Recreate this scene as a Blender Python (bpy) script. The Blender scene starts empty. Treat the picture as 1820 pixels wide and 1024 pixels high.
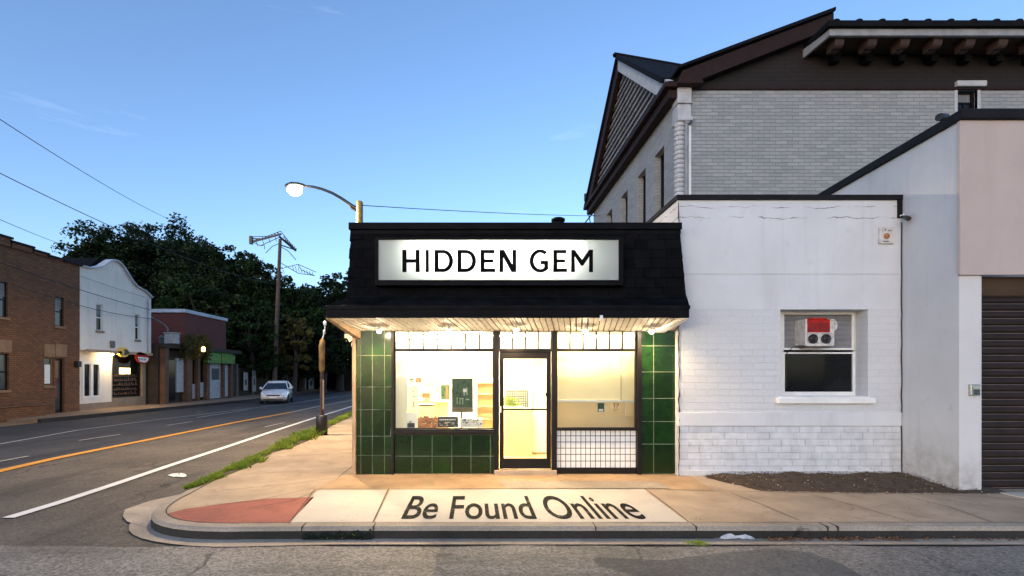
import bpy, bmesh, math, random
import numpy as np
from mathutils import Vector, Matrix
R = math.radians
rnd = random.Random(7)
SC = bpy.context.scene
COL = SC.collection
HZ, VX, F, CH = 665.0, 845.0, 910.0, 1.78      # horizon row, vanishing column, focal length in photo pixels, eye height


def P(px, py, Y):
    """a photo point on the plane at depth Y"""
    return Vector(((px - VX) / F * Y, Y, CH + (HZ - py) / F * Y))


def PX(px, py, X):
    """a photo point on the plane at side distance X"""
    Y = X * F / (px - VX)
    return Vector((X, Y, CH + (HZ - py) / F * Y))


def G(px, py, z=0.0):
    """a photo point on the ground at level z"""
    Y = F * (CH - z) / (py - HZ)
    return Vector(((px - VX) / F * Y, Y, z))


# ------------------------------------------------------------------ materials
class NT:
    def __init__(s, name):
        s.m = bpy.data.materials.new(name)
        s.m.use_nodes = True
        s.t = s.m.node_tree
        s.b = s.t.nodes['Principled BSDF']
        s.out = s.t.nodes['Material Output']

    def n(s, typ, **kw):
        nd = s.t.nodes.new('ShaderNode' + typ)
        for k, v in kw.items():
            if k.startswith('_'):
                setattr(nd, k[1:], v)
            else:
                key = int(k[1:]) if k[0] == 'i' and k[1:].isdigit() else k.replace('__', ' ')
                s.set(nd.inputs[key], v)
        return nd

    def set(s, inp, v):
        if isinstance(v, bpy.types.NodeSocket):
            s.t.links.new(v, inp)
        elif isinstance(v, (tuple, list)) and len(v) == 3 and inp.type == 'RGBA':
            inp.default_value = (*v, 1)
        else:
            inp.default_value = v

    def math(s, op, a, b=0.5, clamp=False):
        nd = s.n('Math', _operation=op, _use_clamp=clamp, i0=a, i1=b)
        return nd.outputs[0]

    def mix(s, fac, a, b, mode='MIX'):
        nd = s.t.nodes.new('ShaderNodeMix')
        nd.data_type = 'RGBA'
        nd.blend_type = mode
        s.set(nd.inputs[0], fac); s.set(nd.inputs[6], a); s.set(nd.inputs[7], b)
        return nd.outputs[2]

    def ramp(s, fac, p0, p1, v0=0.0, v1=1.0):
        nd = s.n('MapRange', _clamp=True, i0=fac, i1=p0, i2=p1, i3=v0, i4=v1)
        return nd.outputs[0]

    def pos(s):
        return s.n('TexCoord').outputs['Object']

    def noise(s, scale, detail=3, rough=0.55, vec=None, dist=0.0):
        nd = s.n('TexNoise', Scale=scale, Detail=detail, Roughness=rough, Distortion=dist)
        s.set(nd.inputs['Vector'], vec if vec is not None else s.pos())
        return nd.outputs['Fac']

    def bump(s, h, dist=0.01, strength=0.5, normal=None):
        nd = s.n('Bump', Height=h, Distance=dist, Strength=strength)
        if normal is not None:
            s.set(nd.inputs['Normal'], normal)
        return nd.outputs[0]

    def scalevec(s, sc, vec=None):
        nd = s.n('Mapping')
        s.set(nd.inputs['Vector'], vec if vec is not None else s.pos())
        nd.inputs['Scale'].default_value = sc
        return nd.outputs[0]

    def uv(s):
        """wall coordinates that work on any upright wall: along, up"""
        sp = s.n('SeparateXYZ', Vector=s.pos())
        return s.n('CombineXYZ', X=s.math('ADD', sp.outputs[0], sp.outputs[1]), Y=sp.outputs[2], Z=0.0).outputs[0]


def mul(c, k):
    return tuple(min(1, x * k) for x in c)


def simple(name, base, rough=0.6, var=0.2, scale=3.0, bump=0.0, bscale=60, metal=0.0, streak=0.0, island=0.0, spec=0.5, coat=0.0):
    m = NT(name)
    a = m.noise(scale, 5, 0.6)
    col = m.mix(m.ramp(a, 0.3, 0.7), mul(base, 1 - var), mul(base, 1 + var))
    if streak:
        st = m.noise(1.0, 4, 0.6, m.scalevec((5, 5, 0.35)))
        col = m.mix(m.ramp(st, 0.52, 0.75, 0, streak), col, mul(base, 0.35))
    if island:
        g = m.n('NewGeometry').outputs['Random Per Island']
        col = m.mix(m.ramp(g, 0, 1, 0, island), col, mul(base, 0.3))
    m.set(m.b.inputs['Base Color'], col)
    m.set(m.b.inputs['Roughness'], m.ramp(m.noise(scale * 4), 0.3, 0.7, rough * 0.85, min(1, rough * 1.12)))
    m.b.inputs['Metallic'].default_value = metal
    m.b.inputs['Specular IOR Level'].default_value = spec
    m.b.inputs['Coat Weight'].default_value = coat
    if bump:
        m.set(m.b.inputs['Normal'], m.bump(m.noise(bscale, 3), 0.01, bump))
    return m.m


def brick(name, c1, c2, mortar, bw=0.21, rh=0.075, ms=0.012, bump=0.5, stain=0.3, rough=0.85, dirt=(0.02, 0.018, 0.015), zone=None, wob=0.0):
    m = NT(name)
    uv = m.uv()
    if wob:
        nz = m.n('TexNoise', Vector=uv, Scale=3.0, Detail=2)
        off = m.n('VectorMath', _operation='SCALE', i0=m.n('VectorMath', _operation='SUBTRACT', i0=nz.outputs['Color'], i1=(0.5, 0.5, 0.5)).outputs[0], Scale=wob).outputs[0]
        uvb = m.n('VectorMath', _operation='ADD', i0=uv, i1=off).outputs[0]
    else:
        uvb = uv
    b = m.n('TexBrick', Vector=uvb, Color1=c1, Color2=c2, Mortar=mortar, Scale=1.0, Mortar__Size=ms, Mortar__Smooth=0.25, Bias=0.0, Brick__Width=bw, Row__Height=rh)
    col = b.outputs['Color']
    big = m.noise(0.7, 5, 0.65)
    col = m.mix(m.ramp(big, 0.45, 0.75, 0, stain), col, dirt)
    st = m.noise(1.0, 4, 0.6, m.scalevec((4, 4, 0.25)))
    col = m.mix(m.ramp(st, 0.55, 0.8, 0, stain), col, dirt)
    fine = m.noise(25, 4, 0.7)
    col = m.mix(m.ramp(fine, 0.3, 0.8, 0, 0.35), col, mul(c2, 0.6))
    m.set(m.b.inputs['Base Color'], col)
    m.b.inputs['Roughness'].default_value = rough
    h = m.math('ADD', m.math('SUBTRACT', 1.0, b.outputs['Fac']), m.math('MULTIPLY', fine, 0.35))
    st_ = bump
    if zone:
        z = m.n('SeparateXYZ', Vector=m.pos())
        mask = m.math('MULTIPLY', m.ramp(z.outputs[2], zone[0], zone[0] + 0.25, 1, 0), m.ramp(z.outputs[0], zone[1], zone[1] + 1.4, 1, 0.12))
        mask = m.math('MULTIPLY', mask, m.ramp(m.noise(1.3), 0.3, 0.6, 0.35, 1))
        h = m.math('ADD', m.math('MULTIPLY', h, mask), m.math('MULTIPLY', m.noise(5), 0.25))
    m.set(m.b.inputs['Normal'], m.bump(h, 0.012, st_))
    return m.m


def asphalt(name, base, warm=(1.06, 1.0, 0.92), crack=0.8, contrast=0.5, along=(0.35, 1.6, 1)):
    m = NT(name)
    ps = m.pos()
    grain = m.noise(38, 3, 0.75)
    v = m.n('TexVoronoi', Vector=ps, Scale=42.0)
    chips = m.ramp(m.n('SeparateColor', Color=v.outputs['Color']).outputs[0], 0.0, 1.0, 0.45, 1.75)
    c0 = tuple(base[i] * warm[i] for i in range(3))
    blot = m.noise(0.5, 6, 0.65)
    col = m.mix(m.ramp(blot, 0.3, 0.7), mul(c0, 0.72), mul(c0, 1.3))
    col = m.mix(contrast, col, m.n('CombineColor', Red=chips, Green=chips, Blue=chips).outputs[0], 'MULTIPLY')
    # worn lighter tracks along each road, dark tar smears
    tr = m.noise(0.9, 5, 0.7, m.scalevec(along))
    col = m.mix(m.ramp(tr, 0.5, 0.7, 0, 0.75), col, mul(c0, 0.42))
    oil = m.noise(2.3, 6, 0.75, None, 0.8)
    col = m.mix(m.ramp(oil, 0.6, 0.72, 0, 0.6), col, mul(c0, 0.35))
    col = m.mix(m.ramp(oil, 0.40, 0.28, 0, 0.4), col, mul(c0, 1.7))
    warp = m.n('TexNoise', Vector=ps, Scale=1.6, Detail=5)
    wv = m.n('VectorMath', _operation='ADD', i0=ps, i1=m.n('VectorMath', _operation='SCALE', i0=warp.outputs['Color'], Scale=1.1).outputs[0]).outputs[0]
    vc = m.n('TexVoronoi', _feature='DISTANCE_TO_EDGE', Vector=wv, Scale=0.34)
    ck = m.math('MULTIPLY', m.ramp(vc.outputs['Distance'], 0.001, 0.011, 1, 0), m.ramp(m.noise(0.6, 3), 0.45, 0.55, 0, crack))
    col = m.mix(ck, col, (0.008, 0.008, 0.008))
    m.set(m.b.inputs['Base Color'], col)
    m.set(m.b.inputs['Roughness'], m.ramp(grain, 0.3, 0.7, 0.7, 0.95))
    m.b.inputs['Specular IOR Level'].default_value = 0.3
    h = m.math('ADD', grain, m.math('MULTIPLY', v.outputs['Distance'], 0.8))
    h = m.math('SUBTRACT', h, ck)
    m.set(m.b.inputs['Normal'], m.bump(h, 0.012, 0.55))
    return m.m


def concrete(name, base, var=0.22, stain=0.35, grit=0.3, bump=0.25, stain_col=None, crack=0.5):
    m = NT(name)
    ps = m.pos()
    a = m.noise(0.9, 6, 0.65)
    col = m.mix(m.ramp(a, 0.3, 0.7), mul(base, 1 - var), mul(base, 1 + var))
    b = m.noise(2.6, 6, 0.7, None, 0.6)
    col = m.mix(m.ramp(b, 0.52, 0.75, 0, stain), col, stain_col or mul(base, 0.4))
    g = m.noise(55, 3, 0.7)
    col = m.mix(m.ramp(g, 0.35, 0.7, grit, 0), col, mul(base, 0.45))
    spots = m.n('TexVoronoi', Vector=ps, Scale=3.2)
    col = m.mix(m.ramp(spots.outputs['Distance'], 0.02, 0.07, 0.5, 0), col, mul(base, 0.3))
    warp = m.n('TexNoise', Vector=ps, Scale=2.2, Detail=5)
    wv = m.n('VectorMath', _operation='ADD', i0=ps, i1=m.n('VectorMath', _operation='SCALE', i0=warp.outputs['Color'], Scale=0.8).outputs[0]).outputs[0]
    vc = m.n('TexVoronoi', _feature='DISTANCE_TO_EDGE', Vector=wv, Scale=0.5)
    ck = m.math('MULTIPLY', m.ramp(vc.outputs['Distance'], 0.001, 0.005, 1, 0), m.ramp(m.noise(0.8, 3), 0.52, 0.62, 0, crack))
    col = m.mix(ck, col, mul(base, 0.15))
    m.set(m.b.inputs['Base Color'], col)
    m.b.inputs['Roughness'].default_value = 0.88
    m.b.inputs['Specular IOR Level'].default_value = 0.3
    m.set(m.b.inputs['Normal'], m.bump(m.math('SUBTRACT', g, ck), 0.008, bump))
    return m.m


def stucco(name, base, stain=0.25, stain_col=None, bump=0.25, low=None, hcrack=0.0):
    m = NT(name)
    a = m.noise(0.8, 6, 0.65)
    col = m.mix(m.ramp(a, 0.3, 0.7), mul(base, 0.9), mul(base, 1.05))
    st = m.noise(1.0, 5, 0.65, m.scalevec((3.2, 3.2, 0.22)))
    col = m.mix(m.ramp(st, 0.52, 0.78, 0, stain), col, stain_col or mul(base, 0.35))
    sp = m.noise(3.5, 5, 0.75)
    col = m.mix(m.ramp(sp, 0.6, 0.72, 0, stain * 0.8), col, stain_col or mul(base, 0.35))
    h = m.math('ADD', m.noise(70, 4, 0.7), m.math('MULTIPLY', m.noise(4, 3), 1.2))
    if low:            # splash dirt near the ground
        z = m.n('SeparateXYZ', Vector=m.pos()).outputs[2]
        k = m.math('MULTIPLY', m.ramp(z, low[0], low[1], 0.6, 0), m.ramp(m.noise(5, 5, 0.7), 0.35, 0.65))
        col = m.mix(k, col, (0.12, 0.09, 0.06))
    if hcrack:         # hairline cracks that run along the courses under the parapet
        ps = m.pos()
        sp3 = m.n('SeparateXYZ', Vector=ps)
        wob = m.noise(2.2, 6, 0.75)
        zz = m.math('ADD', sp3.outputs[2], m.math('MULTIPLY', wob, 0.22))
        for zc in (4.81, 4.62):
            d = m.math('ABSOLUTE', m.math('SUBTRACT', zz, zc))
            k = m.math('MULTIPLY', m.ramp(d, 0.002, 0.009, hcrack, 0), m.ramp(m.noise(1.7, 4), 0.46, 0.56))
            col = m.mix(k, col, (0.1, 0.09, 0.08))
            h = m.math('SUBTRACT', h, m.math('MULTIPLY', k, 2))
    m.set(m.b.inputs['Base Color'], col)
    m.b.inputs['Roughness'].default_value = 0.82
    m.b.inputs['Specular IOR Level'].default_value = 0.3
    m.set(m.b.inputs['Normal'], m.bump(h, 0.008, bump))
    return m.m


def glass(name, tint=(0.95, 0.97, 0.96), refl=0.04):
    m = NT(name)
    m.t.nodes.remove(m.b)
    tr = m.n('BsdfTransparent', Color=tint)
    gl = m.n('BsdfGlossy', Color=(0.9, 0.9, 0.9), Roughness=0.03)
    fr = m.n('Fresnel', IOR=1.45)
    f2 = m.math('ADD', fr.outputs[0], refl)
    mx = m.n('MixShader', i0=f2, i1=tr.outputs[0], i2=gl.outputs[0])
    m.t.links.new(mx.outputs[0], m.out.inputs[0])
    return m.m


def emit(name, col, s, base=(0.8, 0.8, 0.8)):
    m = NT(name)
    m.b.inputs['Base Color'].default_value = (*base, 1)
    m.b.inputs['Emission Color'].default_value = (*col, 1)
    m.b.inputs['Emission Strength'].default_value = s
    return m.m


def foliage(name, dark, light, trans=0.25):
    m = NT(name)
    g = m.n('NewGeometry')
    n1 = m.noise(0.55, 4, 0.6)
    col = m.mix(m.ramp(n1, 0.35, 0.65), dark, light)
    col = m.mix(m.ramp(g.outputs['Random Per Island'], 0, 1, 0, 0.6), col, mul(dark, 0.55))
    m.set(m.b.inputs['Base Color'], col)
    m.b.inputs['Roughness'].default_value = 0.65
    m.b.inputs['Specular IOR Level'].default_value = 0.25
    tl = m.n('BsdfTranslucent', Color=col)
    mx = m.n('MixShader', i0=trans, i1=m.b.outputs[0], i2=tl.outputs[0])
    m.t.links.new(mx.outputs[0], m.out.inputs[0])
    return m.m


# ------------------------------------------------------------------ mesh builder
class MB:
    def __init__(s):
        s.v = []; s.f = []; s.mi = []; s.sm = []

    def add(s, vs, fs, mi=0, smooth=False):
        o = len(s.v)
        s.v.extend([tuple(p) for p in vs])
        for f in fs:
            s.f.append([i + o for i in f]); s.mi.append(mi); s.sm.append(smooth)
        return s

    def box(s, x0, x1, y0, y1, z0, z1, mi=0):
        x0, x1 = min(x0, x1), max(x0, x1); y0, y1 = min(y0, y1), max(y0, y1); z0, z1 = min(z0, z1), max(z0, z1)
        vs = [(x0, y0, z0), (x1, y0, z0), (x1, y1, z0), (x0, y1, z0), (x0, y0, z1), (x1, y0, z1), (x1, y1, z1), (x0, y1, z1)]
        return s.add(vs, [(3, 2, 1, 0), (4, 5, 6, 7), (0, 1, 5, 4), (1, 2, 6, 5), (2, 3, 7, 6), (3, 0, 4, 7)], mi)

    def hexa(s, p, mi=0):
        """eight corners: bottom ring then top ring"""
        return s.add(p, [(3, 2, 1, 0), (4, 5, 6, 7), (0, 1, 5, 4), (1, 2, 6, 5), (2, 3, 7, 6), (3, 0, 4, 7)], mi)

    def quad(s, a, b, c, d, mi=0):
        return s.add([a, b, c, d], [(0, 1, 2, 3)], mi)

    def prism(s, poly, vec, mi=0):
        n = len(poly); vec = Vector(vec)
        a = [Vector(p) for p in poly]; b = [p + vec for p in a]
        fs = [tuple(range(n))[::-1], tuple(range(n, 2 * n))] + [(i, (i + 1) % n, n + (i + 1) % n, n + i) for i in range(n)]
        return s.add(a + b, fs, mi)

    def beam(s, a, b, w, h, mi=0, up=(0, 0, 1)):
        a = Vector(a); b = Vector(b); d = (b - a).normalized(); u = Vector(up)
        if abs(d.dot(u)) > 0.98: u = Vector((0, 1, 0))
        r = d.cross(u).normalized(); u = r.cross(d).normalized()
        p = []
        for q in (a, b):
            p += [q - r * w / 2 - u * h / 2, q + r * w / 2 - u * h / 2, q + r * w / 2 + u * h / 2, q - r * w / 2 + u * h / 2]
        return s.hexa([p[0], p[1], p[5], p[4], p[3], p[2], p[6], p[7]], mi)

    def tube(s, pts, rad, n=8, mi=0, cap=True, smooth=True):
        pts = [Vector(p) for p in pts]
        if not isinstance(rad, (list, tuple)): rad = [rad] * len(pts)
        vs = []; fs = []; prev = None
        for i, p in enumerate(pts):
            d = (pts[min(i + 1, len(pts) - 1)] - pts[max(i - 1, 0)]).normalized()
            if prev is None:
                ref = Vector((0, 0, 1)) if abs(d.z) < 0.9 else Vector((1, 0, 0))
                r = d.cross(ref).normalized()
            else:
                r = (prev - d * prev.dot(d)).normalized()
            prev = r; u = d.cross(r)
            for k in range(n):
                a = 2 * math.pi * k / n
                vs.append(p + (r * math.cos(a) + u * math.sin(a)) * rad[i])
        for i in range(len(pts) - 1):
            for k in range(n):
                fs.append((i * n + k, i * n + (k + 1) % n, (i + 1) * n + (k + 1) % n, (i + 1) * n + k))
        s.add(vs, fs, mi, smooth)
        if cap:
            s.add(vs[:n][::-1], [tuple(range(n))], mi); s.add(vs[-n:], [tuple(range(n))], mi)
        return s

    def lathe(s, c, prof, n=20, mi=0, axis='z', smooth=True):
        c = Vector(c); vs = []; fs = []
        for r, h in prof:
            for k in range(n):
                a = 2 * math.pi * k / n
                x, y = r * math.cos(a), r * math.sin(a)
                vs.append(c + (Vector((x, y, h)) if axis == 'z' else Vector((x, -h, y)) if axis == 'y' else Vector((h, x, y))))
        for i in range(len(prof) - 1):
            for k in range(n):
                fs.append((i * n + k, i * n + (k + 1) % n, (i + 1) * n + (k + 1) % n, (i + 1) * n + k))
        fs.append(tuple(range(n))[::-1]); fs.append(tuple(range((len(prof) - 1) * n, len(prof) * n)))
        return s.add(vs, fs, mi, smooth)

    def build(s, name, mats, parent=None, bevel=0.0, seg=2, fix=True):
        me = bpy.data.meshes.new(name)
        me.from_pydata(s.v, [], s.f)
        if not isinstance(mats, (list, tuple)): mats = [mats]
        for m in mats: me.materials.append(m)
        me.polygons.foreach_set('material_index', s.mi)
        me.polygons.foreach_set('use_smooth', s.sm)
        if fix:
            bm = bmesh.new(); bm.from_mesh(me)
            bmesh.ops.recalc_face_normals(bm, faces=bm.faces)
            bm.to_mesh(me); bm.free()
        me.update()
        return link(name, me, parent, bevel, seg)


def link(name, me, parent=None, bevel=0.0, seg=2):
    o = bpy.data.objects.new(name, me)
    COL.objects.link(o)
    if parent is not None:
        o.parent = parent
        if parent.type == 'EMPTY':
            o.matrix_parent_inverse = Matrix.Translation(-Vector(parent.location))
    if bevel:
        md = o.modifiers.new('bevel', 'BEVEL'); md.width = bevel; md.segments = seg; md.limit_method = 'ANGLE'; md.angle_limit = R(40)
    return o


def tag(o, label, cat, group=None):
    o['label'] = label; o['category'] = cat
    if group: o['group'] = group
    return o


def thing(name, label, cat, loc=(0, 0, 0), group=None):
    o = bpy.data.objects.new(name, None); COL.objects.link(o)
    o.location = loc; o.empty_display_size = 0.2
    return tag(o, label, cat, group)


def struct(o):
    o['kind'] = 'structure'; return o


def stuff(o, label, cat):
    o['kind'] = 'stuff'; return tag(o, label, cat)


def copy_tree(o, parent=None):
    c = o.copy(); COL.objects.link(c)
    if parent is not None: c.parent = parent
    for ch in list(o.children): copy_tree(ch, c)
    return c


def text_mesh(body, x0, x1, z0, z1, bold=0.0):
    """lettering as a flat mesh in (x, y) filling the box given"""
    cu = bpy.data.curves.new('txt', 'FONT'); cu.body = body; cu.size = 1.0; cu.offset = bold; cu.resolution_u = 6
    ob = bpy.data.objects.new('txt', cu); COL.objects.link(ob)
    bpy.context.view_layer.update()
    dg = bpy.context.evaluated_depsgraph_get()
    me = bpy.data.meshes.new_from_object(ob.evaluated_get(dg))
    vs = [v.co.copy() for v in me.vertices]; fs = [list(p.vertices) for p in me.polygons]
    bpy.data.objects.remove(ob); bpy.data.curves.remove(cu); bpy.data.meshes.remove(me)
    ax = min(v.x for v in vs); bx = max(v.x for v in vs); ay = min(v.y for v in vs); by = max(v.y for v in vs)
    return [(x0 + (v.x - ax) / (bx - ax) * (x1 - x0), z0 + (v.y - ay) / (by - ay) * (z1 - z0)) for v in vs], fs
# ------------------------------------------------------------------ material list
M = {}
M['asphalt'] = asphalt('asphalt_worn', (0.098, 0.087, 0.075), along=(1.5, 0.22, 1))
M['asphalt_dark'] = asphalt('asphalt_newer', (0.045, 0.045, 0.048), (1, 1, 1.02), 0.5, 0.5, (1.5, 0.22, 1))
M['asphalt_front'] = asphalt('asphalt_coarse', (0.19, 0.178, 0.162), (1.03, 1, 0.95), 0.7, 0.7)
M['patch'] = asphalt('asphalt_patch', (0.11, 0.105, 0.098), (1, 1, 1), 0.2, 0.45)
M['concrete'] = concrete('pavement_concrete', (0.47, 0.355, 0.24), 0.3, 0.5, 0.45)
M['concrete_tan'] = concrete('apron_concrete', (0.46, 0.31, 0.175), 0.3, 0.6, 0.45)
M['slab'] = concrete('pale_slab_concrete', (0.57, 0.51, 0.43), 0.1, 0.2, 0.3, 0.2, None, 0.3)
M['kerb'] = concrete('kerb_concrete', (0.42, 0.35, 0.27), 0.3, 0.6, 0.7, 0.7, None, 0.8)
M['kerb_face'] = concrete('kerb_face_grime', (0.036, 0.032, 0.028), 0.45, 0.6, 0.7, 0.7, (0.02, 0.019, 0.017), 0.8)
M['gutter'] = concrete('gutter_concrete', (0.46, 0.38, 0.29), 0.3, 0.65, 0.6, 0.5)
M['red_paving'] = concrete('brick_red_paving', (0.36, 0.115, 0.08), 0.3, 0.5, 0.5)
M['far_walk'] = concrete('old_pavement', (0.27, 0.19, 0.12), 0.25, 0.4, 0.3)
M['joint'] = simple('joint_dirt', (0.035, 0.028, 0.02), 0.95)
M['soil'] = simple('dark_soil', (0.075, 0.052, 0.033), 0.95, 0.5, 8, 0.9, 45)
M['earth'] = simple('bare_earth', (0.09, 0.08, 0.055), 0.95, 0.4, 0.4, 0.5, 10)


def paint(name, base, wear=0.35):
    m = NT(name)
    a = m.noise(7, 6, 0.75); b = m.noise(45, 3, 0.7)
    k = m.math('ADD', m.math('MULTIPLY', a, 0.6), m.math('MULTIPLY', b, 0.4))
    col = m.mix(m.ramp(m.noise(1.5, 4), 0.3, 0.7), mul(base, 0.82), base)
    m.set(m.b.inputs['Base Color'], m.mix(m.ramp(k, 0.56, 0.66, 0, wear * 2), col, (0.1, 0.095, 0.09)))
    m.b.inputs['Roughness'].default_value = 0.75
    m.set(m.b.inputs['Normal'], m.bump(b, 0.006, 0.4))
    return m.m


M['white_line'] = paint('white_road_paint', (0.74, 0.72, 0.68), 0.2)
M['worn_line'] = paint('worn_road_paint', (0.4, 0.385, 0.36), 0.8)
M['yellow_line'] = paint('yellow_road_paint', (0.66, 0.29, 0.03), 0.25)
M['black_paint'] = simple('black_letter_paint', (0.004, 0.004, 0.005), 0.95, 0.2, 3, 0, 60, 0, 0, 0, 0.05)
def letter_paint():
    m = NT('worn_black_pavement_paint')
    g = m.noise(55, 3, 0.7); a = m.noise(6, 5, 0.75)
    k = m.math('ADD', m.math('MULTIPLY', a, 0.55), m.math('MULTIPLY', g, 0.45))
    m.set(m.b.inputs['Base Color'], m.mix(m.ramp(k, 0.55, 0.64, 0, 0.75), (0.006, 0.006, 0.006), (0.3, 0.26, 0.21)))
    m.b.inputs['Roughness'].default_value = 0.9; m.b.inputs['Specular IOR Level'].default_value = 0.1
    m.set(m.b.inputs['Normal'], m.bump(g, 0.006, 0.4))
    return m.m


M['letter_paint'] = letter_paint()
M['tile'] = simple('green_glazed_tile', (0.0062, 0.031, 0.005), 0.2, 0.4, 5, 0.06, 9, 0, 0, 0.75, 0.3, 0.08)
M['grout'] = simple('tile_grout', (0.15, 0.18, 0.12), 0.9, 0.5, 4)
M['wtile'] = simple('white_glazed_tile', (0.74, 0.74, 0.72), 0.2, 0.06, 4, 0.02, 14, 0, 0, 0.1, 0.5, 0.2)
M['wgrout'] = simple('dark_grout', (0.05, 0.048, 0.045), 0.9, 0.2, 6)
M['frame'] = simple('dark_shopfront_frame', (0.006, 0.0045, 0.0045), 0.4, 0.4, 6, 0.05, 60, 0, 0, 0, 0.25)
M['shingle'] = simple('black_shingle', (0.0055, 0.0055, 0.0065), 0.8, 0.45, 5, 0.5, 60, 0, 0.2, 0.5, 0.05)
M['black_metal'] = simple('black_painted_metal', (0.0055, 0.0055, 0.0065), 0.6, 0.4, 4, 0.1, 30, 0, 0.2, 0, 0.06)
M['flash'] = simple('dark_flashing', (0.007, 0.0075, 0.0085), 0.75, 0.5, 3, 0.15, 12, 0, 0, 0, 0.0)
M['coping'] = simple('black_coping', (0.007, 0.0065, 0.007), 0.7, 0.4, 4, 0.2, 30, 0, 0, 0, 0.2)


def soffit_mat():
    m = NT('soffit_boards')
    ps = m.pos()
    g = m.n('NewGeometry').outputs['Random Per Island']
    grain = m.noise(1.0, 5, 0.7, m.scalevec((40, 3, 3)))
    col = m.mix(m.ramp(g, 0, 1), (0.70, 0.65, 0.56), (0.84, 0.80, 0.72))
    peel = m.noise(1.0, 5, 0.75, m.scalevec((22, 5, 5)))
    col = m.mix(m.ramp(peel, 0.56, 0.62, 0, 0.6), col, (0.22, 0.14, 0.07))
    col = m.mix(m.ramp(grain, 0.4, 0.7, 0, 0.3), col, (0.45, 0.34, 0.2))
    m.set(m.b.inputs['Base Color'], col)
    m.b.inputs['Roughness'].default_value = 0.7
    m.set(m.b.inputs['Normal'], m.bump(grain, 0.01, 0.4))
    return m.m


M['soffit'] = soffit_mat()
M['soffit_gap'] = simple('soffit_gap', (0.05, 0.028, 0.012), 0.9)
M['trim'] = simple('tan_trim', (0.38, 0.26, 0.16), 0.7, 0.25, 5, 0.2, 30)
M['glass'] = glass('shop_glass')
M['dark_glass'] = simple('dark_window_glass', (0.006, 0.007, 0.008), 0.09, 0.5, 1.2, 0.02, 3, 0, 0, 0, 0.22)
M['sash_glass'] = simple('dim_window_glass', (0.05, 0.06, 0.062), 0.1, 0.6, 0.8, 0.02, 3)
M['int_wall'] = simple('shop_white_wall', (0.8, 0.77, 0.70), 0.7, 0.05, 1)
M['int_cream'] = simple('shop_cream_panel', (0.88, 0.76, 0.48), 0.7, 0.08, 1.2)
M['int_tan'] = simple('shop_tan_panel', (0.80, 0.58, 0.30), 0.7, 0.1, 1.2)
M['int_floor'] = simple('shop_floor', (0.60, 0.42, 0.17), 0.35, 0.15, 1.5)
M['int_ceil'] = simple('shop_ceiling', (0.78, 0.72, 0.60), 0.8, 0.08, 1)
M['white_paint'] = simple('white_gloss_paint', (0.72, 0.72, 0.70), 0.45, 0.08, 3, 0.1, 30, 0, 0.15)
M['white_plain'] = simple('white_board', (0.75, 0.74, 0.72), 0.6, 0.06, 4)
M['greenboard'] = simple('dark_green_board', (0.018, 0.05, 0.018), 0.3, 0.4, 3)
M['bronze'] = simple('bronze_trim', (0.16, 0.12, 0.07), 0.4, 0.2, 5, 0, 60, 0.5)
M['orange'] = simple('orange_brown_card', (0.33, 0.13, 0.05), 0.7, 0.6, 18)
M['darkbox'] = simple('charcoal_print', (0.03, 0.03, 0.03), 0.6, 0.8, 20)
M['greycard'] = simple('grey_green_card', (0.36, 0.40, 0.34), 0.7, 0.3, 8)
M['cream'] = simple('cream_card', (0.70, 0.60, 0.40), 0.7, 0.1, 6)
M['chrome'] = simple('brushed_steel', (0.55, 0.55, 0.54), 0.3, 0.1, 10, 0, 60, 1.0)
M['plant'] = foliage('pot_plant_leaf', (0.10, 0.17, 0.02), (0.25, 0.33, 0.05))
M['crack'] = simple('hole_black', (0.004, 0.004, 0.004), 0.95)

M['wstucco'] = stucco('white_stucco', (0.585, 0.60, 0.622), 0.36, (0.35, 0.33, 0.31), 0.35, (0.0, 0.5), 0.9)
M['wbrick_mid'] = brick('white_painted_brick_faint', (0.585, 0.60, 0.622), (0.56, 0.575, 0.597), (0.525, 0.54, 0.56), 0.40, 0.116, 0.009, 0.6, 0.06, 0.75, (0.4, 0.37, 0.33), (2.1, 5.2), 0.02)
M['wjoint'] = simple('white_block_joint', (0.47, 0.48, 0.49), 0.85, 0.2, 6)
M['wblock'] = simple('white_painted_block_face', (0.58, 0.595, 0.617), 0.7, 0.12, 6, 0.6, 22, 0, 0.25, 0.12)
M['wbrick_low'] = brick('white_painted_block', (0.64, 0.645, 0.65), (0.58, 0.585, 0.595), (0.66, 0.66, 0.665), 0.40, 0.117, 0.011, 0.95, 0.16, 0.75, (0.3, 0.26, 0.21), None, 0.03)
M['gstucco'] = stucco('grey_white_stucco', (0.53, 0.545, 0.565), 0.3, (0.22, 0.2, 0.19), 0.4, (-0.1, 0.9))
M['pstucco'] = stucco('pink_stucco', (0.47, 0.39, 0.36), 0.22, (0.3, 0.23, 0.2), 0.35)
M['pillarwhite'] = stucco('white_pillar_render', (0.60, 0.585, 0.575), 0.15, (0.3, 0.26, 0.22), 0.3, (-0.1, 0.6))
M['shutter'] = simple('brown_shutter', (0.026, 0.018, 0.0155), 0.6, 0.25, 3, 0.1, 20, 0, 0.25, 0, 0.25)
M['shutter_edge'] = simple('shutter_worn_edge', (0.13, 0.10, 0.085), 0.6, 0.25, 6)
M['bb_white'] = brick('old_white_brick', (0.33, 0.345, 0.35), (0.25, 0.268, 0.277), (0.185, 0.197, 0.203), 0.36, 0.112, 0.0085, 0.9, 0.3, 0.85, (0.25, 0.25, 0.26), None, 0.03)
M['bb_brown'] = brick('dark_brown_brick', (0.0135, 0.0068, 0.006), (0.009, 0.005, 0.0046), (0.0045, 0.0035, 0.0034), 0.42, 0.13, 0.022, 0.9, 0.25)
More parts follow.
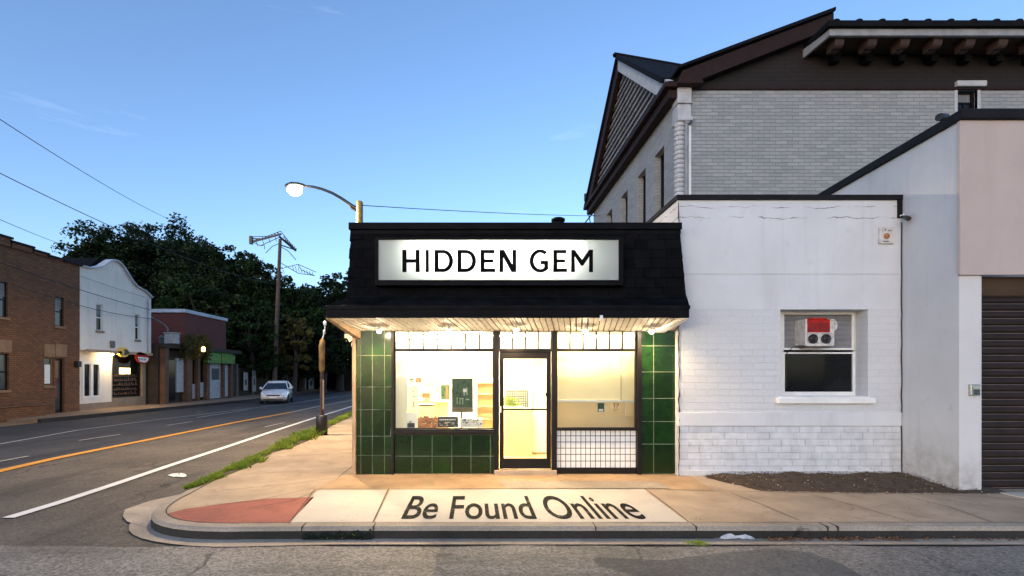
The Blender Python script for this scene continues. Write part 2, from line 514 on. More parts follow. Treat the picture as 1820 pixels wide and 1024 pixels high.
M['bb_trim'] = simple('red_brown_fascia', (0.019, 0.0085, 0.0075), 0.7, 0.3, 3, 0.15, 20, 0, 0, 0, 0.2)
M['bb_cornice'] = simple('grey_white_cornice', (0.24, 0.25, 0.265), 0.7, 0.2, 3, 0.2, 20, 0, 0.35)
M['bracket'] = simple('ochre_bracket', (0.04, 0.02, 0.0145), 0.7, 0.35, 6, 0.2, 20)
M['bb_roof'] = simple('dark_roof_tile', (0.0065, 0.0065, 0.0085), 0.9, 0.4, 5, 0.4, 20, 0, 0, 0, 0.12)
M['bb_stone'] = simple('grey_stone_trim', (0.40, 0.41, 0.43), 0.8, 0.15, 3, 0.2, 20, 0, 0.2)
M['slat'] = simple('gable_slats', (0.20, 0.19, 0.185), 0.7, 0.3, 3, 0.1, 20, 0, 0.3)

M['lb_brick'] = brick('tan_brown_brick', (0.25, 0.105, 0.042), (0.15, 0.06, 0.024), (0.085, 0.048, 0.027), 0.22, 0.085, 0.012, 0.7, 0.25)
M['lb_tan'] = simple('tan_stone_panel', (0.24, 0.14, 0.075), 0.8, 0.2, 2, 0.2, 20, 0, 0.2)
M['lb_white'] = stucco('cream_white_render', (0.80, 0.735, 0.65), 0.25, (0.3, 0.27, 0.24), 0.3)
M['lb_plinth'] = simple('grey_tan_plinth', (0.25, 0.19, 0.13), 0.85, 0.2, 2, 0.2, 20, 0, 0.2)
M['rb_brick'] = brick('dark_red_brick', (0.17, 0.036, 0.027), (0.12, 0.027, 0.02), (0.075, 0.032, 0.024), 0.22, 0.085, 0.012, 0.6, 0.25)
M['rb_coping'] = simple('pale_coping', (0.42, 0.45, 0.5), 0.6, 0.2, 3)
M['dk_wood'] = simple('dark_timber', (0.03, 0.019, 0.012), 0.8, 0.4, 3, 0.3, 20, 0, 0.3)
M['br_wood'] = simple('brown_timber', (0.10, 0.05, 0.028), 0.8, 0.4, 3, 0.3, 20, 0, 0.3)
M['pale_door'] = simple('pale_blue_grey_board', (0.32, 0.34, 0.37), 0.75, 0.3, 6, 0.1, 20, 0, 0.5)
M['awning'] = simple('green_awning', (0.07, 0.17, 0.012), 0.6, 0.5, 4)
M['red'] = simple('red_paint', (0.36, 0.018, 0.012), 0.7, 0.5, 9, 0.2, 20, 0, 0.3, 0, 0.2)
M['yellow'] = simple('yellow_paint', (0.75, 0.45, 0.05), 0.5, 0.2, 5)
M['grey_pole'] = simple('weathered_grey_post', (0.13, 0.12, 0.11), 0.7, 0.3, 4, 0.2, 20)
M['pole_wood'] = simple('utility_pole_wood', (0.075, 0.05, 0.037), 0.85, 0.35, 3, 0.4, 30, 0, 0.4)
M['pole_yellow'] = simple('lamplit_yellow_pole', (0.42, 0.30, 0.04), 0.5, 0.3, 5, 0.1, 20, 0, 0.3)  # lamplight on the pole's left side is put into its yellow
M['iron'] = simple('black_iron', (0.012, 0.012, 0.013), 0.5, 0.4, 6, 0.2, 30)
M['lit_gold'] = simple('lamplit_gold_post', (0.20, 0.12, 0.035), 0.6, 0.5, 6, 0.3, 30)  # golden light falling on the post is put into this colour
M['wire'] = simple('black_cable', (0.008, 0.008, 0.01), 0.7, 0.1)
M['wire_pale'] = simple('grey_cable', (0.17, 0.18, 0.2), 0.6, 0.1)
M['leaf'] = foliage('tree_leaf', (0.008, 0.017, 0.005), (0.024, 0.05, 0.011))
M['leaf_mid'] = foliage('tree_leaf_mid_green', (0.010, 0.024, 0.006), (0.030, 0.063, 0.012))
M['leaf_cool'] = foliage('tree_leaf_blue_green', (0.009, 0.021, 0.009), (0.026, 0.052, 0.02))
M['leaf_gold'] = foliage('gold_tinged_leaf', (0.05, 0.05, 0.014), (0.20, 0.15, 0.035))
M['bark'] = simple('tree_bark', (0.035, 0.025, 0.018), 0.9, 0.4, 3, 0.6, 12)
M['grass'] = foliage('grass_blade', (0.13, 0.24, 0.02), (0.42, 0.48, 0.07), 0.3)
M['hedge'] = simple('dark_undergrowth', (0.008, 0.014, 0.007), 0.95, 0.5, 2, 0.8, 6)  # near black green of the dead kerb weeds
M['car_paint'] = simple('silver_car_paint', (0.66, 0.65, 0.63), 0.3, 0.05, 2, 0, 60, 0.25, 0, 0, 0.5, 1.0)
M['car_glass'] = simple('car_dark_glass', (0.008, 0.009, 0.012), 0.05, 0.3, 2)
M['rubber'] = simple('tyre_rubber', (0.012, 0.012, 0.012), 0.85, 0.2, 4)
M['lens'] = simple('lamp_lens', (0.75, 0.77, 0.8), 0.1, 0.1, 6)
M['plastic'] = simple('white_plastic', (0.52, 0.50, 0.48), 0.5, 0.3, 12, 0.3, 12, 0, 0.35)
M['leaflitter'] = simple('dry_leaf', (0.26, 0.12, 0.045), 0.8, 0.6, 9, 0, 60, 0, 0, 0.85)
M['mulch'] = simple('mulch_chip', (0.13, 0.075, 0.04), 0.9, 0.5, 9, 0, 60, 0, 0, 0.85)
M['blind'] = simple('grey_blind_boards', (0.17, 0.175, 0.19), 0.6, 0.25, 3, 0.1, 20, 0, 0.3)

M['sign_glow'] = None
M['lamp_core'] = emit('lamp_glow', (1.0, 0.9, 0.7), 60.0)
M['tube'] = emit('ceiling_and_fill_glow', (1.0, 0.85, 0.56), 140.0)
M['downlight'] = emit('downlight_glow', (1.0, 0.80, 0.52), 240.0)
M['strip'] = emit('strip_light_glow', (1.0, 0.74, 0.4), 420.0)
M['lit_window'] = emit('lit_window_glow', (1.0, 0.75, 0.25), 1.6)
M['lit_warm'] = emit('lit_fascia_glow', (1.0, 0.72, 0.3), 1.0)

# ------------------------------------------------------------------ ground, roads, pavement
RZ = -0.15


def sheet(name, pts, z, m, thick=0.0):
    mb = MB()
    if thick:
        mb.prism([(x, y, z - thick) for x, y in pts], (0, 0, thick))
    else:
        mb.add([(x, y, z) for x, y in pts], [tuple(range(len(pts)))])
    return struct(mb.build(name, m))


sheet('ground', [(-900, -300), (900, -300), (900, 1500), (-900, 1500)], -0.20, M['earth'])
sheet('road', [(-60, -6), (60, -6), (60, 7.5), (-3.2, 7.5), (-3.2, 9), (-5, 60), (-9, 130), (-40, 130), (-21, 60), (-16, 20), (-16, 7), (-60, 7)], RZ, M['asphalt'])


def kx(Y):          # near kerb of the street that runs away on the left
    return float(np.interp(Y, [6.6, 8, 11, 15, 21, 35, 60, 130], [-4.36, -4.5, -4.75, -5.1, -5.55, -6.6, -8.2, -12]))


def fx(Y):          # far kerb
    return float(np.interp(Y, [7, 20, 28, 35, 60, 130], [-17.9, -17.3, -16.6, -15.9, -17.2, -21]))


ys = [10.2, 14, 18, 22, 28, 36, 46, 60, 90, 130]
sheet('far_lane', [(-9.75 - 0.0 * y, y) for y in [7.2] + ys] + [(-60, 130)] + [(fx(y) - 0.05, y) for y in ys[::-1][1:]] + [(-17.8, 7.2)], RZ + 0.004, M['asphalt_dark'])
# the front street is a separate, coarser surfacing
fr = [(x, 5.72 + 0.03 * math.sin(x * 2.1) + 0.02 * math.sin(x * 5.3)) for x in np.linspace(60, -60, 241)]
sheet('front_street', [(-60, -6), (60, -6)] + fr, RZ + 0.008, M['asphalt_front'])
pp = [G(*p, RZ) for p in [(1052, 996), (1062, 992), (1110, 995), (1180, 998), (1280, 985), (1378, 977), (1440, 984), (1490, 1002), (1530, 1024), (1580, 1060), (1240, 1060), (1120, 1022), (1065, 1008)]]
sheet('road_patch', [(p.x, p.y) for p in pp], RZ + 0.012, M['patch'])


def ribbon(name, pts, w, z, m, label=None):
    mb = MB(); L = []; Rr = []
    for i, p in enumerate(pts):
        a = Vector(pts[max(i - 1, 0)]); b = Vector(pts[min(i + 1, len(pts) - 1)])
        d = (b - a).normalized(); nrm = Vector((-d.y, d.x))
        ww = w if not isinstance(w, (list, tuple)) else w[i]
        L.append((p[0] + nrm.x * ww / 2, p[1] + nrm.y * ww / 2, z)); Rr.append((p[0] - nrm.x * ww / 2, p[1] - nrm.y * ww / 2, z))
    n = len(pts)
    mb.add(L + Rr, [(i, i + 1, n + i + 1, n + i) for i in range(n - 1)])
    return struct(mb.build(name, m))


def gl(*pp):
    return [(G(x, y, RZ).x, G(x, y, RZ).y) for x, y in pp]


ribbon('white_edge_line', gl((14, 922), (100, 896), (200, 863), (300, 829), (400, 796), (480, 769), (560, 743), (628, 722), (680, 706)), 0.17, RZ + 0.014, M['white_line'])
ribbon('yellow_centre_line', gl((-60, 853), (0, 838), (100, 815), (200, 795), (300, 775), (420, 751), (520, 733)), 0.24, RZ + 0.014, M['yellow_line'])
ribbon('worn_centre_line', gl((520, 733), (560, 724), (640, 709)), 0.16, RZ + 0.014, M['worn_line'])
ribbon('far_edge_line', gl((-60, 802), (0, 790), (140, 765), (260, 749), (400, 732), (520, 717), (640, 701)), 0.1, RZ + 0.014, M['worn_line'])
for a, b in (((296, 757), (342, 750)), ((350, 743), (440, 729)), ((140, 784), (214, 773)), ((-20, 825), (50, 812)), ((540, 714), (600, 705)), ((470, 760), (505, 752))):
    ribbon('lane_dash', gl(a, b), 0.09, RZ + 0.018, M['worn_line'])
sy = [G(*p, RZ) for p in [(298, 846), (306, 843), (318, 842), (316, 848), (308, 849)]]
sheet('painted_road_symbol', [(p.x, p.y) for p in sy], RZ + 0.014, M['white_line'])
sy = [G(*p, RZ) for p in [(321, 842), (330, 844), (332, 848), (326, 850), (314, 849)]]
sheet('painted_road_symbol', [(p.x, p.y) for p in sy], RZ + 0.018, M['white_line'])

# pavement edge path: along the front kerb, round the corner, then away down the street
edge = [(60, 5.95), (-1.6, 5.95), (-2.6, 5.93)]
for a in np.linspace(0, 1, 13)[1:]:
    p0, p1, p2 = Vector((-2.6, 5.93)), Vector((-4.35, 5.75)), Vector((-4.42, 7.6))
    q = p0 * (1 - a) ** 2 + p1 * 2 * a * (1 - a) + p2 * a * a
    edge.append((q.x, q.y))
edge += [(kx(y), y) for y in (8.5, 10, 12, 15, 18, 21, 28, 35, 46, 60, 90, 130)]


def inset(path, d):
    o = []
    for i, p in enumerate(path):
        a = Vector(path[max(i - 1, 0)]); b = Vector(path[min(i + 1, len(path) - 1)])
        t = (b - a).normalized(); nrm = Vector((t.y, -t.x))
        o.append((p[0] + nrm.x * d, p[1] + nrm.y * d))
    return o


KW = 0.17
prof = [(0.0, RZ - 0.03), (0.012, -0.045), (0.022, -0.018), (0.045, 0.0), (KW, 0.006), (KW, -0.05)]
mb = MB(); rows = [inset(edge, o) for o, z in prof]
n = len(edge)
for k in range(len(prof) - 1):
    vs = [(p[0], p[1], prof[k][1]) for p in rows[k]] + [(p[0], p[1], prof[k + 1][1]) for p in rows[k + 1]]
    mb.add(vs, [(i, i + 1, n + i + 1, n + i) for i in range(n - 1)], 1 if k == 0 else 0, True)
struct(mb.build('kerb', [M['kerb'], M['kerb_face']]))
# kerb joints
mb = MB()
for x in (-2.02, -1.19, 1.4, 2.57, 4.1, 4.22, 6.9, 9.5):
    mb.box(x - 0.0035, x + 0.0035, 5.947, 6.12, RZ, 0.0085)
struct(mb.build('kerb_joint', M['joint']))
inn = inset(edge, KW)
walk = inn + [(60, 130)]
sheet('pavement', walk, 0.0, M['concrete'])
# gutter strip and the concrete apron at the corner
g0 = inset(edge[:14], 0.02); g1 = inset(edge[:14], -0.22)
g1 = [(x, y + 0.025 * math.sin(3 * x) * (y > 5)) for x, y in g1]
sheet('gutter', g0 + g1[::-1], RZ + 0.016, M['gutter'])
ap = gl((222, 908), (218, 920), (226, 930), (270, 943), (300, 951), (360, 957), (345, 940), (300, 920), (285, 905), (330, 885), (345, 876), (310, 883), (265, 893))
sheet('corner_apron', ap, RZ + 0.02, M['gutter'])


def gs(*pp, z=0.0):
    return [(G(x, y, z).x, G(x, y, z).y) for x, y in pp]


# slabs laid in the pavement
rp = [q for q in inset(edge, KW + .012) if q[0] < -2.16 and q[1] < 6.62]
sheet('red_paving', [(G(512, 932).x, G(512, 932).y)] + rp + gs((330, 905), (420, 893), (470, 887), (558, 884)), 0.004, M['red_paving'])
sheet('pale_slab', gs((564, 871), (688, 871), (661, 930), (515, 931)), 0.004, M['slab'])
sheet('lettered_slab', gs((693, 871), (1144, 870), (1222, 929), (665, 930)), 0.004, M['slab'])
sheet('shop_apron', gs((640, 835), (1206, 835), (1272, 873), (1146, 868.5), (560, 869.5), (600, 850)), 0.004, M['concrete_tan'])
sheet('grey_doorstep_slab', gs((886, 856), (1150, 856.5), (1172, 858), (1192, 869), (900, 869)), 0.008, M['kerb'])
for pts in (((560, 870), (513, 932)), ((691, 870), (663, 930)), ((1146, 869), (1190, 902), (1224, 929)), ((1298, 877), (1350, 896), (1420, 926)), ((1443, 880), (1520, 900), (1615, 928)), ((1605, 882), (1690, 903), (1765, 930)),
            ((440, 905), (520, 891), (575, 868)), ((365, 900), (460, 890), (560, 868)), ((400, 872), (500, 863), (596, 850)), ((480, 813), (628, 806)), ((430, 845), (560, 836), (634, 832)), ((530, 789), (628, 784)), ((565, 767), (630, 764)), ((508, 799), (560, 795), (628, 792)),
            ((600, 850), (628, 828)), ((690, 870.3), (900, 869.7), (1150, 869.3), (1270, 874), (1700, 881), (1820, 890))):
    ribbon('pavement_joint', gs(*pts), 0.011, 0.011, M['joint'])
ribbon('kerb_back_joint', inset(edge, KW + 0.005), 0.014, 0.009, M['joint'])

# black lettering painted on the slab
x0, x1 = G(714, 920).x, G(1148, 920).x
ya, yb = G(900, 924).y, G(900, 882).y
vs, fs = text_mesh('Be Found Online', x0, x1, 0, 1, 0.012)
vv = []
for x, t in vs:
    y = ya + (yb - ya) * 0 + (yb - ya) * (lambda py: ((F * CH / (py - HZ)) - ya) / (yb - ya))(924 - 42 * t)
    vv.append((x, y, 0.008))
mb = MB(); mb.add(vv, fs)
struct(mb.build('pavement_lettering', M['letter_paint'], None, fix=False))

# ---- far side pavement
fe = [(fx(y), y) for y in (20.2, 22, 24, 28, 31, 35, 46, 60, 130)]
sheet('far_pavement', [(fx(20.2), 20.2)] + fe[1:] + [(-70, 130), (-70, 20.2)], 0.0, M['far_walk'], 0.17)
sheet('far_driveway', [(-17.6, 7), (-17.4, 20.2), (-70, 20.2), (-70, 7)], -0.12, M['far_walk'], 0.06)
mb = MB()
for i in range(len(fe) - 1):
    a, b = fe[i], fe[i + 1]
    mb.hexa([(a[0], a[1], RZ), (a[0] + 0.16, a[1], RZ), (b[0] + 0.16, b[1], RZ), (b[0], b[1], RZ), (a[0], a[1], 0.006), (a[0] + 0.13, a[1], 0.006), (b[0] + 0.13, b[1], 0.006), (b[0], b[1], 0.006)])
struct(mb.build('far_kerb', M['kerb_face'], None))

# ---- soil bed along the white wall
mb = MB()
xs = np.linspace(3.95, 8.0, 60)
vs = []; nr = 10
for i, x in enumerate(xs):
    yf = G(1000, 876).y if x < 4.6 else np.interp(x, [4.6, 6.2, 7.3, 8.0], [7.62, 7.55, 7.5, 7.6])
    yf = np.interp(x, [3.95, 4.35, 5.5, 7.0, 7.3, 8.0], [8.7, 7.75, 7.62, 7.56, 7.55, 7.55])
    for k in range(nr):
        t = k / (nr - 1); y = yf + (8.98 - yf) * t
        z = -0.01 + 0.10 * math.sin(min(1, t * 1.3) * math.pi * 0.5) * min(1, (x - 3.95) / 0.5) * (0.75 + 0.4 * math.sin(x * 3 + t * 4) * math.sin(x * 7.1)) if 0 < k else -0.02
        vs.append((x + rnd.uniform(-.02, .02), y, z * 0.7 + (0.015 * rnd.random() if k else 0)))
mb.add(vs, [(i * nr + k, (i + 1) * nr + k, (i + 1) * nr + k + 1, i * nr + k + 1) for i in range(len(xs) - 1) for k in range(nr - 1)], 0, True)
for i in range(5200):          # chips and dead leaves on it
    x = rnd.uniform(4.0, 7.6); yf = np.interp(x, [3.95, 4.35, 5.5, 7.0, 7.3, 8.0], [8.7, 7.75, 7.62, 7.56, 7.55, 7.55])
    t = rnd.random(); y = yf + (8.93 - yf) * t
    z = 0.07 * math.sin(min(1, t * 1.3) * math.pi * 0.5) * min(1, (x - 3.95) / 0.5) + rnd.uniform(0, 0.02)
    s = rnd.uniform(0.006, 0.02); a = rnd.uniform(0, 6.28); tl = rnd.uniform(-.6, .6)
    dx, dy = math.cos(a) * s, math.sin(a) * s
    mb.add([(x - dx, y - dy, z - tl * s), (x + dy * .5, y - dx * .5, z + .004), (x + dx, y + dy, z + tl * s), (x - dy * .5, y + dx * .5, z + .004)], [(0, 1, 2, 3)], 2 if rnd.random() < 0.035 else 1)
stuff(mb.build('soil_bed', [M['soil'], M['mulch'], M['cream']], None, fix=False), 'dark soil and wood chip bed along the foot of the white block wall', 'soil bed')

# ---- grass strip at the near kerb
mb = MB()
prof_g = [(7.85, 0.0), (8.4, 0.2), (9.5, 0.3), (10.6, 0.35), (11.6, 0.2), (12.5, 0.45), (14.5, 0.62), (15.6, 0.3), (17, 0.35), (21, 0.4), (28, 0.3)]
for i in range(15000):
    y = 7.9 + (27 - 7.9) * rnd.random() ** 1.9
    w = float(np.interp(y, [a for a, b in prof_g], [b for a, b in prof_g])) * (0.75 + 0.5 * math.sin(y * 5.3) * math.sin(y * 2.2))
    if w <= 0.02: continue
    off = 0.03 + max(0, rnd.gauss(0.5, 0.24)) * w
    x = kx(y) + off - 0.02
    h = rnd.uniform(0.03, 0.11) * (0.5 + min(1, w * 2)) * (1.4 if 12.3 < y < 15.3 else 1)
    a = rnd.uniform(0, 6.28); bw = 0.006 + 0.0005 * y
    dx, dy = math.cos(a), math.sin(a); lx = rnd.gauss(0, 0.5) * h; ly = rnd.gauss(0, 0.5) * h
    mb.add([(x - dx * bw, y - dy * bw, 0), (x + dx * bw, y + dy * bw, 0), (x + dx * bw * .6 + lx * .4, y + dy * bw * .6 + ly * .4, h * .6), (x + lx, y + ly, h)], [(0, 1, 2), (0, 2, 3)])
stuff(mb.build('grass_verge', M['grass'], None, fix=False), 'strip of bright green grass growing along the kerb of the street', 'grass')
verge = [(kx(y) + 0.03, y) for y in (8, 10, 12, 15, 18, 21, 28)] + [(kx(y) + 0.03 + 0.9 * float(np.interp(y, [a for a, b in prof_g], [b for a, b in prof_g])), y) for y in (28, 21, 18, 15, 14, 12.5, 11.6, 10, 8.2)]
sheet('verge_soil', verge, 0.012, M['soil'])
# ------------------------------------------------------------------ corner shop
YF = 9.1
sx = lambda px: (px - 845) / 100.0
sz = lambda py: 1.78 - (py - 665) / 100.0
shop = thing('corner_shop', 'small single storey corner shop with green tiled piers, lit window front and black shingled parapet', 'shop', (0.7, 9.6, 0))


def tiles(name, cols, rows, y, parent, mt, mg, depth=0.03, gap=0.008, taper=None, jitter=0.0):
    """tile panel: backing of grout with one bevelled tile per cell"""
    mb = MB()
    mb.box(cols[0], cols[-1], y + 0.006, y + depth + 0.05, rows[0], rows[-1], 1)
    for i in range(len(cols) - 1):
        for j in range(len(rows) - 1):
            a, b, c, d = cols[i] + gap / 2, cols[i + 1] - gap / 2, rows[j] + gap / 2, rows[j + 1] - gap / 2
            q = rnd.uniform(-jitter, jitter); e = 0.004
            yy = y + rnd.uniform(0, jitter)
            vs = [(a, y + .02, c), (b, y + .02, c), (b, y + .02, d), (a, y + .02, d), (a + e, yy, c + e), (b - e, yy + q, c + e), (b - e, yy + q * .5, d - e), (a + e, yy - q * .5, d - e)]
            mb.add(vs, [(4, 5, 6, 7), (0, 1, 5, 4), (1, 2, 6, 5), (2, 3, 7, 6), (3, 0, 4, 7)], 0)
    return mb.build(name, [mt, mg], parent)


prow = [sz(v) for v in (843, 809, 775, 728, 687.5, 632, 585)]
tiles('tiled_pier', [sx(v) for v in (634, 642, 662.5, 684, 696)], prow, 9.06, shop, M['tile'], M['grout'], 0.03, 0.0045, None, 0.0035)
prow2 = [sz(v) for v in (841, 789, 749, 708, 661, 615, 583)]
tiles('tiled_pier', [sx(v) for v in (1139, 1160.5, 1201)], prow2, 9.06, shop, M['tile'], M['grout'], 0.03, 0.005, None, 0.0035)
tiles('stall_riser', [sx(v) for v in (700, 732, 768, 803, 837, 871.6, 880)], [sz(v) for v in (842, 811, 773)], 9.10, shop, M['tile'], M['grout'], 0.03, 0.0045, None, 0.0035)
tiles('white_stall_riser', [sx(v) for v in (989, 997, 1006, 1015, 1024, 1033, 1041.5, 1050, 1059, 1068, 1077, 1085.5, 1094, 1103, 1112, 1121, 1131)], [sz(v) for v in (832, 820, 808, 797, 786, 775, 765)], 9.12, shop, M['wtile'], M['wgrout'], 0.03, 0.006, None, 0.002)['label'] = 'panel of small square white tiles under the right hand window'
# side, back and hidden walls
mb = MB()
mb.box(-2.10, -1.96, 9.16, 13.9, 0, 4.2); mb.box(-2.10, 3.5, 13.9, 14.05, 0, 4.2); mb.box(3.44, 3.55, 9.2, 13.9, 0, 4.2)
mb.build('wall', M['trim'], shop)
mb = MB(); mb.box(-2.17, -2.115, 9.0, 9.3, 0, 2.43); mb.build('corner_board', M['trim'], shop, 0.008)
mb = MB(); mb.box(-2.05, 3.5, 9.0, 13.9, 4.08, 4.2); mb.build('roof', M['coping'], shop)
mb = MB(); mb.box(-2.05, 3.5, 9.02, 9.2, 2.552, 4.08); mb.build('lintel', M['black_metal'], shop)
# frames
mb = MB()
mb.box(sx(696), sx(701), 9.04, 9.2, 0.0, sz(587)); mb.build('frame_post', M['frame'], shop, 0.006)
mb = MB(); mb.box(sx(1131), sx(1139), 9.04, 9.2, 0.0, sz(587)); mb.build('frame_post', M['frame'], shop, 0.006)
mb = MB(); mb.box(sx(980), sx(989), 9.04, 9.2, 0.0, sz(587)); mb.build('frame_post', M['frame'], shop, 0.006)
mb = MB(); mb.box(sx(877.5), sx(887), 9.04, 9.2, 0.0, sz(587)); mb.build('frame_post', M['frame'], shop, 0.006)
mb = MB(); mb.box(sx(701), sx(877.5), 9.03, 9.22, sz(772), sz(763)); mb.box(sx(701), sx(877.5), 9.0, 9.05, sz(770), sz(766))
mb.build('window_sill', M['frame'], shop, 0.006)
mb = MB(); mb.box(sx(989), sx(1131), 9.05, 9.2, sz(765), sz(762)); mb.box(sx(989), sx(1131), 9.10, 9.2, sz(842), sz(832.5)); mb.build('window_sill', M['frame'], shop, 0.004)


def transom(a, b, k, y=9.1):
    mb = MB(); w = 0.013
    for i in range(k + 1):
        x = a + (b - a) * i / k
        mb.box(x - w, x + w, y, y + 0.06, sz(621), sz(589))
    for z in (sz(588), sz(621.5)):
        mb.box(a - w, b + w, y - 0.012, y + 0.075, z - 0.017, z + 0.017)
    fr = mb.build('transom', M['frame'], shop)
    mb = MB(); mb.box(a, b, y + 0.026, y + 0.032, sz(620), sz(589)); mb.build('pane', M['glass'], fr)


transom(sx(702), sx(877), 7); transom(sx(888), sx(979.5), 4); transom(sx(990), sx(1130.5), 6)


def shop_window(a, b, lo, hi):
    mb = MB(); w = 0.018
    mb.box(a, a + w, 9.1, 9.16, lo, hi); mb.box(b - w, b, 9.1, 9.16, lo, hi); mb.box(a + w, b - w, 9.1, 9.16, lo, lo + w); mb.box(a + w, b - w, 9.1, 9.16, hi - w, hi)
    fr = mb.build('window', M['frame'], shop)
    mb = MB(); mb.box(a + w, b - w, 9.128, 9.134, lo + w, hi - w); mb.build('pane', M['glass'], fr)


shop_window(sx(701), sx(877.5), sz(763), sz(623)); shop_window(sx(989), sx(1131), sz(762), sz(623))
# door
mb = MB()
a, b, lo, hi = sx(888), sx(979), 0.10, sz(625)
ga, gb, gl_, gh = sx(895.5), sx(971.5), sz(815), sz(638)
mb.box(a, ga, 9.09, 9.15, lo, hi); mb.box(gb, b, 9.09, 9.15, lo, hi); mb.box(ga, gb, 9.09, 9.15, lo, gl_); mb.box(ga, gb, 9.09, 9.15, gh, hi)
mb.box(ga, gb, 9.1, 9.14, sz(729.5), sz(726.5))
door = mb.build('door', M['frame'], shop, 0.004)
mb = MB(); mb.box(ga, gb, 9.116, 9.122, gl_, sz(729.5)); mb.box(ga, gb, 9.116, 9.122, sz(726.5), gh); mb.build('pane', M['glass'], door)
mb = MB(); mb.box(sx(886.5), sx(891), 9.04, 9.09, sz(733), sz(722)); mb.build('handle', M['plastic'], door, 0.006)
mb = MB(); mb.box(sx(971), sx(972.2), 9.07, 9.09, sz(720), sz(665)); mb.box(sx(969), sx(972.5), 9.05, 9.075, sz(704), sz(698)); mb.build('push_bar', M['black_metal'], door, 0.002)
mb = MB(); mb.box(sx(887), sx(980), 9.06, 9.2, sz(625), sz(622.5)); mb.build('door_head', M['frame'], shop)
mb = MB(); mb.box(sx(878), sx(988), 8.98, 9.25, 0, 0.085); mb.build('door_step', M['concrete'], shop, 0.01)

# canopy: boards underneath, fascia, sloped flashing
fl, frr = -2.315, 3.31
zf, zw = 2.665, 2.54
yfr = 8.0
mb = MB(); nb = 58
for i in range(nb):
    t0, t1 = i / nb, (i + 1) / nb
    xa, xb = fl + (frr - fl) * t0, fl + (frr - fl) * t1
    wa, wb = -2.06 + (3.5 + 2.06) * t0, -2.06 + (3.5 + 2.06) * t1
    g = 0.012 + 0.01 * rnd.random(); dz = rnd.uniform(0, 0.008)
    mb.hexa([(xa + g, yfr + .02, zf + dz), (xb, yfr + .02, zf + dz), (wb, 9.06, zw + dz), (wa + g, 9.06, zw + dz), (xa + g, yfr + .02, zf + .03), (xb, yfr + .02, zf + .03), (wb, 9.06, zw + .03), (wa + g, 9.06, zw + .03)], 0)
mb.hexa([(fl, yfr + .03, zf + .032), (frr, yfr + .03, zf + .032), (3.5, 9.06, zw + .032), (-2.06, 9.06, zw + .032), (fl, yfr + .03, zf + .06), (frr, yfr + .03, zf + .06), (3.5, 9.06, zw + .06), (-2.06, 9.06, zw + .06)], 1)
mb.build('canopy_soffit', [M['soffit'], M['soffit_gap']], shop)
mb = MB()
mb.hexa([(fl - .02, yfr, zf - .03), (fl + .05, yfr, zf - .03), (-2.03, 9.06, 2.40), (-2.13, 9.06, 2.40), (fl - .02, yfr, zf + .05), (fl + .05, yfr, zf + .05), (-2.03, 9.06, 2.56), (-2.13, 9.06, 2.56)])
mb.build('canopy_end_board', M['trim'], shop)
mb = MB()
mb.hexa([(frr - .05, yfr, zf - .02), (frr + .03, yfr, zf - .02), (3.3, 8.95, 2.50), (3.1, 8.95, 2.50), (frr - .05, yfr, zf + .05), (frr + .03, yfr, zf + .05), (3.3, 8.95, 2.58), (3.1, 8.95, 2.58)])
mb.build('canopy_end_board', M['white_paint'], shop)
mb = MB()
mb.box(fl - .01, frr + .02, yfr - .03, yfr + .02, zf - .008, 2.845)
mb.box(fl - .01, fl + .03, yfr + .02, 13.0, zf - .008, 2.845); mb.box(frr - .02, frr + .02, yfr + .02, 8.93, zf + .06, 2.845)
mb.box(fl - .02, frr + .03, yfr - .045, yfr - .03, 2.79, 2.85)
mb.build('fascia', M['black_metal'], shop, 0.004)
mb = MB()
mb.prism([(fl, yfr - .03, 2.85), (-2.10, 8.52, 3.06), (3.52, 8.52, 3.06), (frr + .02, yfr - .03, 2.85)], (0, 0, -.012), 0)
mb.prism([(fl, yfr - .03, 2.85), (fl, 13, 2.85), (-2.10, 13, 3.06), (-2.10, 8.52, 3.06)], (0, 0, -.012), 0)
mb.tube([(fl, yfr + .2, 2.905), (frr, yfr + .2, 2.905)], 0.018, 8, 0)
mb.tube([(-2.1, 8.50, 3.06), (3.5, 8.50, 3.06)], 0.022, 8, 0)
mb.build('canopy_roof', M['flash'], shop)
# little sensor hanging from the fascia
mb = MB(); mb.box(sx(1065) * .88, sx(1065) * .88 + .05, 7.96, 8.05, zf - .05, zf + .03); mb.build('motion_sensor', M['white_plain'], shop, 0.008)
